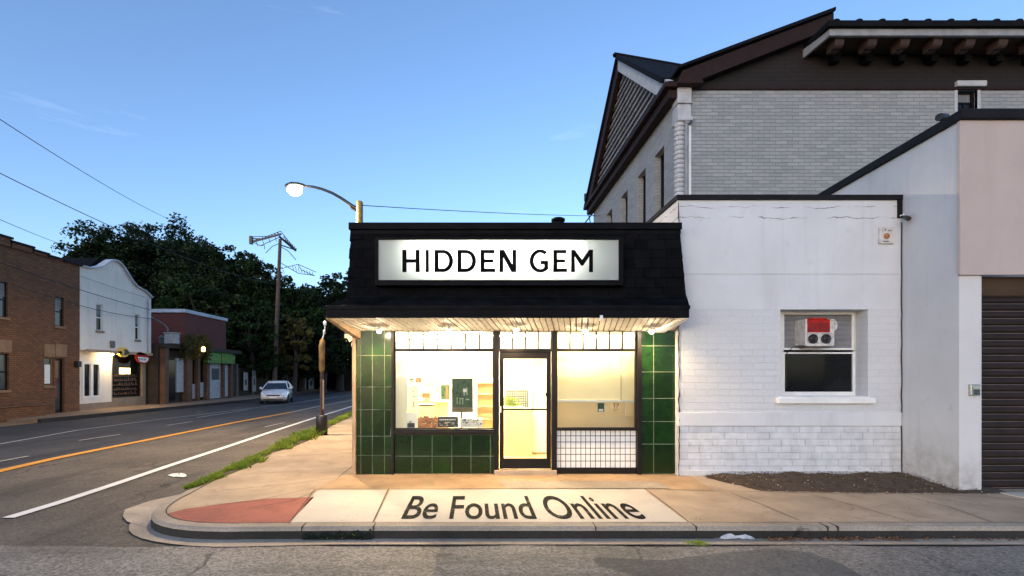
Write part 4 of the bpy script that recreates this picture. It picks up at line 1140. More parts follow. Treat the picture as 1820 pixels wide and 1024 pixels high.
mb = MB(); mb.tube([(wx(1600), YW - .08, wz(388)), (wx(1598), YW - .12, wz(390)), (wx(1589), YW - .3, wz(398))], [.02, .035, .04], 10); mb.build('camera_body', M['iron'], cam)
mb = MB(); mb.tube([(wx(1597), YW - .03, wz(385)), (wx(1600), YW - .07, wz(383)), (wx(1602), YW - .08, wz(390))], .012, 6); mb.build('arm', M['white_paint'], cam)
mb = MB(); mb.tube([(xr - .012 + rnd.uniform(-.008, .008), YW - .015, wz(y)) for y in range(396, 850, 18)], .009, 6)
tag(mb.build('cable', M['iron']), 'thin black cable running down the corner of the white wall below the camera', 'cable')

# ------------------------------------------------------------------ grey stucco building with shutter
gb = thing('stucco_garage', 'grey and pink stucco building with a brown roller shutter at the right edge', 'building', (9, 9, 0))
ZP = 5.62
yfg, xfg = 7.8, 7.36
mb = MB()
mb.prism([(9.09, 30, -.3), (xfg, yfg, -.3), (xfg + .35, yfg, -.3), (9.44, 30, -.3)], (0, 0, ZP + .3)); mb.build('side_wall', M['gstucco'], gb)
gx = lambda px: (px - 845) / F * yfg
gz = lambda py: CH + (HZ - py) / F * yfg
mb = MB(); mb.box(gx(1700.5), 16, yfg - .06, yfg - .003, gz(490), ZP - .0); mb.build('upper_wall', M['pstucco'], gb, .008)
mb = MB(); mb.box(xfg + .002, gx(1742), yfg - .012, yfg - .001, -.3, gz(490)); mb.box(xfg + .05, gx(1742), yfg - .001, yfg + .34, -.3, gz(490)); mb.build('pillar', M['pillarwhite'], gb, .006)
mb = MB()
mb.prism([(9.03, 30, ZP), (xfg - .06, yfg - .12, ZP), (16, yfg - .12, ZP), (16, yfg + .4, ZP), (7.85, yfg + .4, ZP), (9.5, 30, ZP)], (0, 0, .15)); mb.build('coping', M['coping'], gb, .012)
mb = MB(); mb.prism([(7.75, yfg + .3, 5.2), (16, yfg + .3, 5.2), (16, 30, 5.2), (9.4, 30, 5.2)], (0, 0, .1)); mb.build('roof', M['coping'], gb)
sh0 = gx(1744)
mb = MB(); mb.box(gx(1742), 12.5, yfg + .1, yfg + .34, gz(524), gz(490) - .002); mb.build('shutter_housing', M['soffit_gap'], gb)
mb = MB(); zlo, zhi = -.09, gz(524); ns = 27; h = (zhi - zlo) / ns
for k in range(ns):
    z = zlo + k * h
    mb.prism([(sh0 - .0, yfg + .16, z), (sh0, yfg + .125, z + h * .25), (sh0, yfg + .118, z + h * .6), (sh0, yfg + .15, z + h * .93), (sh0, yfg + .2, z + h * .93), (sh0, yfg + .2, z)], (5, 0, 0), 0)
    mb.box(sh0, sh0 + 5, yfg + .146 + rnd.uniform(0, .004), yfg + .19, z + h * .92, z + h * .995, 1)
mb.build('roller_shutter', [M['shutter'], M['shutter_edge']], gb)
mb = MB(); mb.box(gx(1742), sh0 - .002, yfg + .05, yfg + .3, -.1, gz(490) - .004); mb.build('shutter_rail', M['iron'], gb)
mb = MB(); mb.box(gx(1742), 12.5, yfg + .0, yfg + .3, -.16, -.085); mb.build('shutter_sill', M['iron'], gb)
mb = MB(); mb.box(gx(1760), 12.5, 7.35, 7.66, -.05, .012); tag(mb.build('threshold_slab', M['slab']), 'pale concrete threshold slab at the foot of the brown roller shutter', 'slab')
kp = thing('keypad', 'small grey keypad box on the white pillar beside the roller shutter', 'keypad', (gx(1727), yfg, gz(703)))
mb = MB(); mb.box(gx(1719), gx(1736), yfg - .06, yfg - .012, gz(703), gz(683)); mb.build('case', M['chrome'], kp, .008)
mb = MB()
for i in range(3):
    for j in range(3): mb.box(gx(1724 + i * 3.6), gx(1726.8 + i * 3.6), yfg - .066, yfg - .059, gz(701 - j * 3.2), gz(698.6 - j * 3.2))
mb.build('keys', M['iron'], kp)
mb = MB(); mb.box(gx(1723), gx(1735), yfg - .064, yfg - .06, gz(691), gz(686)); mb.build('screen', M['greycard'], kp)
mb = MB(); mb.tube([(7.6, 8.25, ZP + .1), (7.6, 8.25, ZP + .22), (7.52, 8.2, ZP + .27), (7.38, 8.15, ZP + .25)], .06, 10)
tag(mb.build('vent_pipe', M['iron']), 'bent black vent pipe rising from the sloping black parapet edge', 'pipe')

# ------------------------------------------------------------------ old brick building behind
YB, XB = 16.0, 6.3
bx = lambda px: (px - 845) / F * YB
bz = lambda py: CH + (HZ - py) / F * YB
bb = thing('old_brick_building', 'large old grey white and dark brown brick building with a gabled roof behind the shop', 'building', (10, 20, 0))
ze = bz(157)
XR = 22.0
wl2, wr2, wlo2, whi2 = bx(1702), bx(1737), bz(225), bz(160)
mb = MB(); mb.box(bx(1226), wl2, YB, YB + .4, 0, ze); mb.box(wr2, XR, YB, YB + .4, 0, ze); mb.box(wl2, wr2, YB, YB + .4, 0, wlo2); mb.box(wl2, wr2, YB, YB + .4, whi2, ze)
mb.build('front_wall', M['bb_white'], bb)
# side wall with window openings
ypos = [(17.1, 18.0), (18.95, 19.9), (21.2, 22.2), (23.6, 24.6)]
mb = MB(); yy = YB + .02
zo, zh = 4.9, 9.43
for a, b in ypos:
    mb.box(XB, XB + .4, yy, a, 0, ze); mb.box(XB, XB + .4, a, b, 0, zo); mb.box(XB, XB + .4, a, b, zh, ze); yy = b
mb.box(XB, XB + .4, yy, 27.3, 0, ze); mb.box(XB + .4, XR, 26.9, 27.3, 0, ze)
mb.build('side_wall', M['bb_white'], bb)
for a, b in ypos:
    mb = MB(); mb.box(XB + .22, XB + .27, a, a + .07, zo, zh); mb.box(XB + .22, XB + .27, b - .07, b, zo, zh); mb.box(XB + .22, XB + .27, a + .07, b - .07, zh - .08, zh); mb.box(XB + .22, XB + .27, a + .07, b - .07, 7.1, 7.18)
    w_ = mb.build('window', M['frame'], bb)
    mb = MB(); mb.box(XB + .26, XB + .28, a, b, zo, zh); mb.build('pane', M['dark_glass'], w_)
# pilaster with moulded capital
mb = MB(); x0_, x1_ = bx(1201), bx(1225.5)
mb.box(x0_, x1_, YB - .18, YB + .3, bz(186), ze - .02); mb.box(x0_ - .03, x1_ + .03, YB - .21, YB + .3, bz(189), bz(186)); mb.box(x0_, x1_, YB - .15, YB + .3, bz(212), bz(189))
mb.box(x0_ - .02, x1_ + .03, YB - .22, YB + .3, bz(220), bz(212)); mb.build('pilaster_cap', M['bb_stone'], bb, .03)
mb = MB(); z = bz(360)
while z < bz(222):
    mb.lathe(((x0_ + bx(1213)) / 2, YB - .02, z), [(.13, 0), (.16, .02), (.16, .12), (.13, .14)], 14); z += .145
mb.build('pilaster', M['bb_stone'], bb)
mb = MB(); mb.tube([(bx(1217), YB - .12, bz(222)), (bx(1217), YB - .12, 3)], .065, 10); mb.box(bx(1213), bx(1221), YB - .2, YB - .03, bz(224), bz(220)); mb.build('downpipe', M['bb_cornice'], bb)
mb = MB(); mb.box(bx(1222.5), bx(1227), YB - .06, YB + .1, 3, bz(225)); mb.build('quoin', M['white_paint'], bb)
# brown upper gable and parapet
ztop = bz(45)
g0x, g1x = bx(1240), bx(1468)
mb = MB(); mb.prism([(bx(1232), YB - .03, ze + .003), (XR, YB - .03, ze + .003), (XR, YB - .03, ztop), (g1x, YB - .03, bz(60)), (bx(1245), YB - .03, bz(150))], (0, .45, 0)); mb.build('gable_wall', M['bb_brown'], bb)
mb = MB(); mb.box(XB + .5, XR, YB - .055, YB - .003, ze - .06, ze + .015); mb.build('band_course', M['bb_trim'], bb)
mb = MB(); mb.prism([(bx(1198), YB - .35, bz(157)), (bx(1240), YB - .35, bz(157)), (bx(1240), YB - .35, bz(151)), (bx(1468), YB - .35, bz(62)), (bx(1468), YB - .35, bz(37)), (bx(1205), YB - .35, bz(137))], (0, .5, 0)); mb.build('raking_fascia', M['bb_trim'], bb)
mb = MB(); mb.prism([(bx(1196), YB - .45, bz(136)), (bx(1468), YB - .45, bz(36)), (bx(1468), YB - .45, bz(30)), (bx(1196), YB - .45, bz(131))], (0, 1.5, 0)); mb.build('raking_coping', M['bb_roof'], bb)
mb = MB(); mb.box(bx(1198), bx(1240), YB - .42, YB, bz(161), bz(156)); mb.build('eaves_return', M['bb_trim'], bb, .02)
# cornice on brackets
yc = YB - 1.05
cx = lambda px: (px - 845) / F * yc
cz = lambda py: CH + (HZ - py) / F * yc
mb = MB(); mb.box(cx(1474), XR, yc, yc + .1, cz(63), cz(51)); mb.prism([(cx(1474), yc + .1, cz(63)), (cx(1474), yc + .1, cz(51)), (cx(1466), YB - .04, cz(50)), (cx(1466), YB - .04, cz(66))], (.08, 0, 0)); mb.build('cornice_board', M['bb_cornice'], bb, .01)
mb = MB(); mb.box(cx(1468), XR, yc - .12, YB, cz(51) + .002, cz(41)); px = 1484
while px < 1830:
    mb.lathe((cx(px), yc - .02, cz(41)), [(.11, 0), (.11, .04), (.06, .08), (.02, .1)], 10); px += 40.5
mb.build('cornice_roof', M['bb_roof'], bb)
mb = MB(); mb.box(cx(1474) + .08, XR, yc + .1, YB - .03, cz(58), cz(54)); mb.build('cornice_soffit', M['soffit_gap'], bb)
px = 1493
while px < 1960:
    y2 = yc + .14; ux = lambda q: (q - 845) / F * y2; uz = lambda q: CH + (HZ - q) / F * y2
    mb = MB(); pr = []
    for (dy, pz) in ((0, 68), (0, 73), (.03, 78), (.08, 81), (.16, 82), (.22, 80), (.26, 83), (.4, 83), (.4, 62), (.0, 62)): pr.append((ux(px - 8), y2 + dy, uz(pz)))
    mb.prism(pr, (.27, 0, 0)); mb.box(ux(px - 11), ux(px - 11) + .38, y2 - .03, y2 + .44, uz(69), uz(65)); mb.build('bracket', M['bracket'], bb, .015)
    y3 = YB - .3; mb = MB(); mb.box((px - 12 - 845) / F * y3, (px - 12 - 845) / F * y3 + .24, y3, YB - .035, CH + (HZ - 108) / F * y3, CH + (HZ - 94) / F * y3); mb.build('bracket_block', M['bb_roof'], bb, .02)
    px += 58.3
# small window with lintel
mb = MB(); mb.box(wl2, wl2 + .08, YB + .1, YB + .16, wlo2, whi2); mb.box(wr2 - .08, wr2, YB + .1, YB + .16, wlo2, whi2); mb.box(wl2 + .08, wr2 - .08, YB + .1, YB + .16, whi2 - .06, whi2); mb.box(wl2 + .08, wr2 - .08, YB + .1, YB + .16, bz(181), bz(179)); mb.box((wl2 + wr2) / 2 - .02, (wl2 + wr2) / 2 + .02, YB + .11, YB + .15, wlo2, bz(181))
w_ = mb.build('window', M['frame'], bb); mb = MB(); mb.box(wl2, wr2, YB + .14, YB + .17, wlo2, bz(180)); mb.build('pane', M['dark_glass'], w_); mb = MB(); mb.box(wl2, wr2, YB + .17, YB + .18, bz(180), whi2); mb.build('blind', M['blind'], w_)
mb = MB(); mb.box(bx(1695), bx(1747), YB - .14, YB + .05, bz(157), bz(147)); mb.box(wl2 - .1, wl2, YB - .02, YB + .1, wlo2, bz(157)); mb.box(wr2, wr2 + .1, YB - .02, YB + .1, wlo2, bz(157)); mb.build('window_surround', M['bb_stone'], bb, .02)
# roof and the slatted gable that faces the street
ya_, yb3, ym = 15.75, 27.7, 21.4
xo = 5.95
zap = 14.95; zeb = 10.75
mb = MB()
def roofslab(p):
    n_ = (Vector(p[1]) - Vector(p[0])).cross(Vector(p[2]) - Vector(p[0])).normalized()
    if n_.z < 0: n_ = -n_
    mb.prism([Vector(q) for q in p], n_ * .16)
xe = 8.7; zr = 14.45
roofslab([(xo - .1, ya_ + .4, zeb + .2), (XB + .9, ya_ + .4, zeb + .2), (xe, ym, zr), (xo - .1, ym, zap)])
roofslab([(xo - .1, yb3, zeb + .0), (xo - .1, ym, zap), (xe, ym, zr), (XB + .9, yb3, zeb)])
for i in range(34):
    t = i / 33; mb.lathe((xo - .1 + (xe - xo + .1) * t, ym, zap + (zr - zap) * t + .16), [(.1, -.05), (.12, .03), (.06, .09), (.01, .1)], 8)
mb.build('roof', M['bb_roof'], bb)
mb = MB(); mb.prism([(xo + .35, ya_ + .5, zeb), (xo + .35, yb3 - .4, zeb), (xo + .35, ym, zap - .2)], (.1, 0, 0)); mb.build('gable_board', M['dk_wood'], bb)
mb = MB(); zz = zeb + .06
while zz < zap - .5:      # lapped horizontal boards filling the gable
    t = (zz - zeb) / (zap - .2 - zeb); t2 = min(1, (zz + .24 - zeb) / (zap - .2 - zeb))
    A0 = ya_ + .5 + (ym - ya_ - .5) * t2; A1 = yb3 - .4 - (yb3 - .4 - ym) * t2
    mb.box(xo + .2, xo + .345, A0, A1, zz, zz + .10)
    zz += .27
mb.build('gable_slats', M['slat'], bb)
mb = MB()
mb.prism([(xo, ya_, zeb + .05), (xo, ym, zap - .02), (xo, ym, zap - .5), (xo, ya_ + .9, zeb + .05)], (.16, 0, 0), 0); mb.build('raking_cornice', M['bb_stone'], bb)
mb = MB()
mb.prism([(xo, ym, zap - .02), (xo, yb3, zeb), (xo, yb3 - 1.0, zeb), (xo, ym, zap - .6)], (.16, 0, 0), 0); mb.build('raking_cornice', M['bb_trim'], bb)
mb = MB(); mb.box(xo - .12, XB - .003, ya_, yb3, zeb - .12, zeb + .04); mb.box(xo + .05, XB - .003, ya_ + .15, yb3 - .1, zeb - .4, zeb - .122); mb.build('eaves_cornice', M['bb_trim'], bb, .02)
# loose cables at the far corner of the eaves
mb = MB()
c0 = PX(1046, 352, 5.9); c0.y = 27.6; c0.x = (1046 - 845) / F * 27.6
q = lambda px, py: Vector(((px - 845) / F * 27.8, 27.8, CH + (HZ - py) / F * 27.8))
mb.tube([q(1040, 352), q(1049, 366), q(1056, 376), q(1048, 386), q(1040, 396), q(1036, 420)], .04, 6); mb.tube([q(1044, 356), q(1057, 372), q(1058, 384), q(1046, 380), q(1050, 400)], .03, 6)
mb.box(q(1038, 352).x, q(1046, 346).x, 27.6, 27.8, q(1038, 358).z, q(1046, 346).z)
tag(mb.build('service_cable', M['iron']), 'loop of black service cable hanging at the far corner of the old building eaves', 'cable')
# ------------------------------------------------------------------ far side of the street
XL = -19.0
Yl = lambda px: XL * F / (px - VX)


def zl(px, py): return CH + (HZ - py) / F * Yl(px)


def holes(mb, x0, x1, y0, y1, z0, z1, ops, mi=0):
    """upright wall facing +x with rectangular openings (ya, yb, za, zb)"""
    cur = [(y0, y1, z0, z1)]
    for (a, b, c, d) in ops:
        nx = []
        for (p, q, r, s) in cur:
            if b <= p or a >= q or d <= r or c >= s: nx.append((p, q, r, s)); continue
            if a > p: nx.append((p, a, r, s))
            if b < q: nx.append((b, q, r, s))
            m0, m1 = max(a, p), min(b, q)
            if c > r: nx.append((m0, m1, r, c))
            if d < s: nx.append((m0, m1, d, s))
        cur = nx
    for (p, q, r, s) in cur: mb.box(x0, x1, p, q, r, s, mi)


def op(pa, pb, ya, yb):
    m_ = (pa + pb) / 2
    return (Yl(pa), Yl(pb), zl(m_, yb), zl(m_, ya))


def sash(parent, o, frame='white_paint', glass_='sash_glass', mid=True, blind=True):
    a, b, c, d = o; x = XL - .14; w = .045
    mb = MB(); mb.box(x, x + .06, a, a + w, c, d); mb.box(x, x + .06, b - w, b, c, d); mb.box(x, x + .06, a + w, b - w, c, c + w); mb.box(x, x + .06, a + w, b - w, d - w, d)
    if mid: mb.box(x + .004, x + .064, a + w, b - w, (c + d) / 2 - .03, (c + d) / 2 + .03)
    f = mb.build('window', M[frame], parent)
    mb = MB(); mb.box(x + .02, x + .03, a, b, c, d); mb.build('pane', M[glass_], f)
    if blind:
        mb = MB(); mb.box(x + .032, x + .04, a + w, b - w, (c + d) / 2 + .13, d - w); mb.build('blind', M['blind'], f)
    mb = MB(); mb.box(XL - .1, XL + .06, a - .05, b + .05, c - .1, c); mb.build('sill', M['lb_tan'] if frame != 'white_paint' else M['lb_plinth'], f)


b1 = thing('brown_brick_building', 'two storey brown brick building with a stepped parapet at the left edge', 'building', (XL, 20, 0))
y1e = Yl(141.5)
ops = [op(-32, 14, 498, 562), op(98, 114, 528, 580), op(-34, 16, 628, 694), op(78, 96, 636, 686), op(98, 115, 637, 733)]
ops[4] = (ops[4][0], ops[4][1], 0.02, ops[4][3])
mb = MB(); holes(mb, XL - .3, XL, 12, y1e, -.15, 6.95, ops); mb.box(XL - 9, XL - .3, y1e - .3, y1e, -.15, 6.95); mb.build('wall', M['lb_brick'], b1)
mb = MB()
stp = [(12, Yl(16), 7.28), (Yl(16), Yl(55), 7.16), (Yl(55), Yl(82), 7.06), (Yl(82), Yl(110), 7.0), (Yl(110), y1e, 6.97)]
for a, b, z in stp: mb.box(XL - .35, XL + .07, a, b + .05, 6.95, z)
mb.build('parapet', M['lb_brick'], b1)
mb = MB()
for a, b, z in stp: mb.box(XL - .4, XL + .12, a, b + .1, z, z + .09)
mb.build('coping', M['coping'], b1, .015)
mb = MB(); mb.box(XL - 9, XL - .35, 12, y1e - .3, 6.3, 6.45); mb.build('roof', M['coping'], b1)
sash(b1, ops[0], 'frame'); sash(b1, ops[1], 'frame'); sash(b1, ops[2], 'frame', blind=False); sash(b1, ops[3], 'lb_tan', mid=False, blind=False)
a, b, c, d = ops[4]
mb = MB(); mb.box(XL - .2, XL - .12, a, a + .08, c, d); mb.box(XL - .2, XL - .12, b - .08, b, c, d); mb.box(XL - .2, XL - .12, a + .08, b - .08, d - .1, d); mb.box(XL - .2, XL - .12, a + .08, b - .08, c, c + .15); dr = mb.build('door', M['frame'], b1)
mb = MB(); mb.box(XL - .18, XL - .16, a, b, c, d); mb.build('pane', M['sash_glass'], dr)
mb = MB(); mb.box(XL - .155, XL - .14, a + .1, b - .2, 1.6, d - .12); mb.build('notice', M['lb_tan'], dr); mb = MB(); mb.box(XL - .155, XL - .14, a + .1, b - .25, .7, 1.58); mb.build('panel', simple('dull_red_panel', (0.16, 0.03, 0.025), 0.6), dr)
mb = MB(); a3, b3, c3, d3 = ops[3]; mb.box(XL - .09, XL - .075, a3 + .12, a3 + .42, c3 + .1, c3 + .95); mb.build('curtain', M['white_plain'], b1)
for (pa, pb, qa, qb) in ((78, 97, 612, 634.5), (98, 118, 612, 634.5), (-34, 20, 603, 626)):
    o_ = op(pa, pb, qa, qb); mb = MB(); mb.box(XL, XL + .035, *o_); mb.build('lintel_panel', M['lb_tan'], b1, .01)
o_ = op(131, 138, 642, 652); mb = MB(); mb.box(XL, XL + .2, *o_); mb.build('vent_box', M['iron'], b1, .02)
mb = MB(); mb.box(XL, XL + .5, 14, Yl(60), -.12, .45); mb.box(XL, XL + .56, 14, Yl(61), .45, .52); tag(mb.build('planter_wall', M['lb_brick'], None, .01), 'low brick planter wall at the foot of the brown building', 'wall')

# ---- white building with a curved gable
b2 = thing('white_gabled_building', 'cream white shop building with a curved bell shaped gable beside the brown building', 'building', (XL, 27, 0))
y2a, y2e = y1e + .02, Yl(268.5)
prof2 = [(143, 474), (150, 475), (156, 477), (168, 477), (180, 474), (190, 467), (196, 463.5), (200, 463), (206, 464.5), (212, 469), (219, 477), (226, 489), (234, 501), (242, 510), (250, 515), (256, 517.5), (262, 523), (268.5, 530)]
z_sp = 2.95
ops2 = [op(171, 183, 541, 588), op(240, 248.5, 559, 604)]
lowz = 5.6
mb = MB(); holes(mb, XL - .3, XL, y2a, y2e, z_sp, lowz, ops2)
mb.prism([(XL - .3, Yl(px) if i not in (0, len(prof2) - 1) else (y2a if i == 0 else y2e), zl(px, py)) for i, (px, py) in enumerate(prof2)] + [(XL - .3, y2e, lowz), (XL - .3, y2a, lowz)], (.3, 0, 0)); mb.build('upper_wall', M['lb_white'], b2)
for o_ in ops2: sash(b2, o_, 'white_paint', 'dark_glass')
# plain strip edge of the gable
mb = MB(); pts = [(XL - .06, Yl(px), zl(px, py) + .03) for px, py in prof2]
for i in range(len(pts) - 1): mb.beam(pts[i], pts[i + 1], .4, .06)
mb.build('coping', M['rb_coping'], b2)
mb = MB(); yr = 26.0
mb.prism([(XL - .35, y2a + .2, 6.4), (XL - .35, yr + .3, 7.75), (XL - .35, y2e - .2, 5.7)], (-9, 0, 0)); mb.build('roof', M['bb_roof'], b2)
od = op(157, 190, 643, 708); osw = op(210.5, 262, 647, 706)
mb = MB(); x_in = XL - .32
holes(mb, x_in - .25, x_in, y2a, Yl(209), -.15, z_sp, [od]); mb.build('shop_wall', M['lb_white'], b2)
mb = MB(); mb.box(x_in - .25, x_in, Yl(263), y2e, -.15, z_sp); mb.box(x_in - .25, x_in + .02, Yl(209), Yl(263), -.15, osw[2]); mb.box(x_in, x_in + .05, y2a, Yl(209), -.15, .32); mb.box(x_in - .25, x_in, Yl(209), Yl(210.5), osw[2], z_sp); mb.build('plinth', M['lb_plinth'], b2)
a, b, c, d = od; w = .13
mb = MB(); mb.box(x_in - .1, x_in + .03, a, a + w, c, d); mb.box(x_in - .1, x_in + .03, b - w, b, c, d); mb.box(x_in - .1, x_in + .03, a + w, b - w, c, c + w); mb.box(x_in - .1, x_in + .03, a + w, b - w, d - w, d); mb.box(x_in - .1, x_in + .03, (a + b) / 2 - .09, (a + b) / 2 + .09, c + w, d - w); wd = mb.build('window', M['white_paint'], b2)
mb = MB(); mb.box(x_in - .06, x_in - .05, a, b, c, d); mb.build('pane', M['dark_glass'], wd)
a, b, c, d = osw; d = z_sp
mb = MB(); mb.box(x_in - .2, x_in - .1, a, b, d - .12, d); mb.box(x_in - .2, x_in - .1, a, a + .08, c, d - .12); mb.box(x_in - .2, x_in - .1, b - .08, b, c, d - .12); mb.box(x_in - .2, x_in - .1, a + .08, b - .08, c, c + .08); sw = mb.build('shop_window', M['frame'], b2)
mb = MB(); mb.box(x_in - .19, x_in - .18, a, b, c, d); mb.build('pane', M['dark_glass'], sw)
mb = MB(); ol = op(228, 247, 654, 665); mb.box(x_in - .178, x_in - .172, *ol); mb.build('lit_panel', M['lit_window'], sw)
mb = MB()
for r in range(5):
    z = c + .18 + r * .25; y = a + .2
    while y < b - .3:
        h = rnd.uniform(.05, .16); mb.box(x_in - .178, x_in - .165, y, y + rnd.uniform(.04, .1), z, z + h); y += rnd.uniform(.1, .2)
    mb.box(x_in - .178, x_in - .168, a + .1, b - .1, z - .03, z)
mb.build('shelf_goods', M['br_wood'], sw)
# shallow overhang that slopes along the front
mb = MB(); za, zb_ = zl(152, 637), zl(268, 650) + .05
mb.hexa([(XL - .15, Yl(153), z_sp - .02), (XL + .1, Yl(153), z_sp - .1), (XL + .1, y2e, z_sp - .1), (XL - .15, y2e, z_sp - .02), (XL - .15, Yl(153), z_sp + .06), (XL + .1, Yl(153), z_sp + .06), (XL + .1, y2e, z_sp + .06), (XL - .15, y2e, z_sp + .06)]); mb.build('overhang', M['trim'], b2, .01)
mb = MB(); mb.tube([(XL - .1, Yl(196), z_sp - .14), (XL - .1, Yl(204), z_sp - .14)], .035, 8); mb.build('strip_light', M['strip'], b2)
o_ = op(146, 152.5, 677, 687); mb = MB(); mb.box(x_in, x_in + .03, *o_); pl = tag(mb.build('house_plaque', M['iron']), 'small black square plaque beside the shop window of the white building', 'plaque')
o_ = op(147.2, 151.2, 678.5, 681); mb = MB(); mb.box(x_in + .031, x_in + .034, *o_); o_ = op(147.2, 151.2, 683, 685.5); mb.box(x_in + .031, x_in + .034, *o_); mb.build('print', M['white_plain'], pl)


def oval(mb, c, ry, rz, d, x, n=26, mi=0, sq=1.0):
    pts = [(x, c[1] + ry * math.copysign(abs(math.cos(t)) ** sq, math.cos(t)), c[2] + rz * math.copysign(abs(math.sin(t)) ** sq, math.sin(t))) for t in np.linspace(0, 2 * math.pi, n, endpoint=False)]
    mb.prism(pts, (d, 0, 0), mi)


c = Vector((XL, Yl(217), zl(217, 626)))
sg = thing('round_sign', 'round yellow and dark sign on the front of the white gabled building', 'sign', c)
mb = MB(); oval(mb, c, .42, .27, .1, XL); mb.build('board', M['yellow'], sg)
mb = MB(); oval(mb, c + Vector((0, .1, 0)), .27, .16, .01, XL + .1); mb.build('emblem', M['iron'], sg)
mb = MB(); oval(mb, c + Vector((0, -.08, .0)), .1, .12, .01, XL + .111); mb.build('emblem', M['yellow'], sg)
c = Vector((XL, Yl(250.5), zl(250.5, 637)))
sg = thing('oval_sign', 'red and white shield shaped sign near the right end of the white gabled building', 'sign', c)
mb = MB(); mb.prism([(XL, c.y + a, c.z + b) for a, b in ((-.55, .25), (-.2, .36), (.3, .24), (.58, .16), (.6, -.05), (.4, -.25), (.1, -.3), (-.35, -.22), (-.52, 0))], (.1, 0, 0)); mb.build('board', M['red'], sg)
mb = MB(); mb.prism([(XL + .1, c.y + a, c.z + b) for a, b in ((-.42, .08), (.5, .05), (.5, -.05), (.36, -.19), (.1, -.24), (-.3, -.17))], (.008, 0, 0)); mb.build('emblem', M['white_plain'], sg)
mb = MB()
for k in range(5): mb.box(XL + .108, XL + .114, c.y - .3 + k * .13, c.y - .24 + k * .13, c.z - .12, c.z + .0)
mb.build('print', M['iron'], sg)

mb = MB(); yd = y2e - .35
mb.tube([(XL + .07, yd, zl(262, 532)), (XL + .07, yd, z_sp + .1)], .05, 8); mb.build('downpipe', M['rb_coping'], b2)
mb = MB(); o_ = op(195, 201, 606, 618); mb.box(XL, XL + .12, *o_); mb.build('meter_box', M['grey_pole'], b2, .02)

# ---- dark red brick building and its shopfronts
b3_ = thing('red_brick_building', 'dark red brick building with a pale coping beyond the white gabled building', 'building', (-20, 36, 0))
X3, Y3a, Y3b = -18.8, 33.1, 38.6
mb = MB(); mb.box(X3 - 9, X3, Y3a, Y3b, -.1, 5.75); mb.build('wall', M['rb_brick'], b3_)
mb = MB(); mb.box(X3 - 9, X3 + .1, Y3a - .1, Y3b + .1, 5.752, 5.98); mb.build('coping', M['rb_coping'], b3_, .02)
b4 = thing('shopfront_row', 'row of dark timber shopfronts with a green awning below the red brick building', 'shopfront', (-18.5, 35, 0))
X4 = -18.45
Y4 = lambda px: X4 * F / (px - VX)
z4 = lambda px, py: CH + (HZ - py) / F * Y4(px)
mb = MB(); mb.box(X4 - 4, X4 - .35, 30.3, 40, -.1, 3.35); mb.build('wall', M['dk_wood'], b4)
mb = MB(); mb.box(X4 - 4, X4 + .1, 30.3, 40.2, 3.352, 3.6); mb.build('roof', M['dk_wood'], b4)
for a, b in ((294, 300), (333, 342), (352, 356), (368, 373), (397, 400), (411, 414)):
    mb = MB(); mb.box(X4 - .34, X4, Y4(a), Y4(b), -.05, 3.35); mb.build('pillar', M['br_wood'], b4)
for a, b, t, u in ((320, 332, 637, 697), (343, 352, 683, 709), (356, 367, 680, 706), (373, 397, 644, 711), (401, 410, 648, 705)):
    mb = MB(); mb.box(X4 - .34, X4 - .2, Y4(a), Y4(b), max(.05, z4((a + b) / 2, u)), z4((a + b) / 2, t)); mb.build('panel', M['pale_door'], b4)
mb = MB(); mb.box(X4 - .198, X4 - .19, Y4(381), Y4(394), z4(388, 675), z4(388, 655)); mb.build('poster', M['darkbox'], b4)
for a, b, t, u in ((302, 319, 640, 712), (356, 367, 640, 679), (343, 352, 640, 682)):
    mb = MB(); mb.box(X4 - .345, X4 - .25, Y4(a), Y4(b), max(.05, z4((a + b) / 2, u)), z4((a + b) / 2, t)); mb.build('window', M['dark_glass'], b4)
for a, b in ((363, 387), (389, 412)):
    mb = MB(); ya, yb = Y4(a), Y4(b); zt_ = 3.35; mb.prism([(X4 - .05, ya, zt_), (X4 + .25, ya, zt_ - .2), (X4 + .25, ya, zt_ - .8), (X4 - .05, ya, zt_ - .8)], (0, yb - ya, 0)); mb.build('awning', M['awning'], b4)
mb = MB()
for k in range(2600):
    px = rnd.uniform(318, 362); top = 602 + 8 * math.sin(px * .3); py = rnd.uniform(top, top + 18 + 16 * rnd.random())
    Y = Y4(px); cpt = Vector((X4 + rnd.uniform(-.1, .6), Y, CH + (HZ - py) / F * Y)); s = rnd.uniform(.04, .1)
    dd = Vector((rnd.gauss(0, 1), rnd.gauss(0, 1), rnd.gauss(0, 1))).normalized(); e = dd.orthogonal().normalized() * s * .6
    mb.add([cpt - dd * s, cpt + e, cpt + dd * s, cpt - e], [(0, 1, 2, 3)])
tag(mb.build('climbing_plant', M['leaf_gold'], None, fix=False), 'dull green climbing plant hanging over the shopfronts beside the green awning', 'plant')
c = Vector((X4 + .75, Y4(341), z4(341, 621)))
lt = thing('amber_lamp', 'small glowing amber lamp among the climbing plant over the shopfronts', 'lamp', c)
mb = MB(); mb.lathe(c, [(.06, -.16), (.12, -.12), (.12, .12), (.05, .18)], 10); mb.build('globe', M['lit_window'], lt)
mb = MB(); mb.tube([c + Vector((-.8, 0, .3)), c + Vector((0, 0, .3)), c + Vector((0, 0, .17))], .025, 6); mb.build('arm', M['iron'], lt)

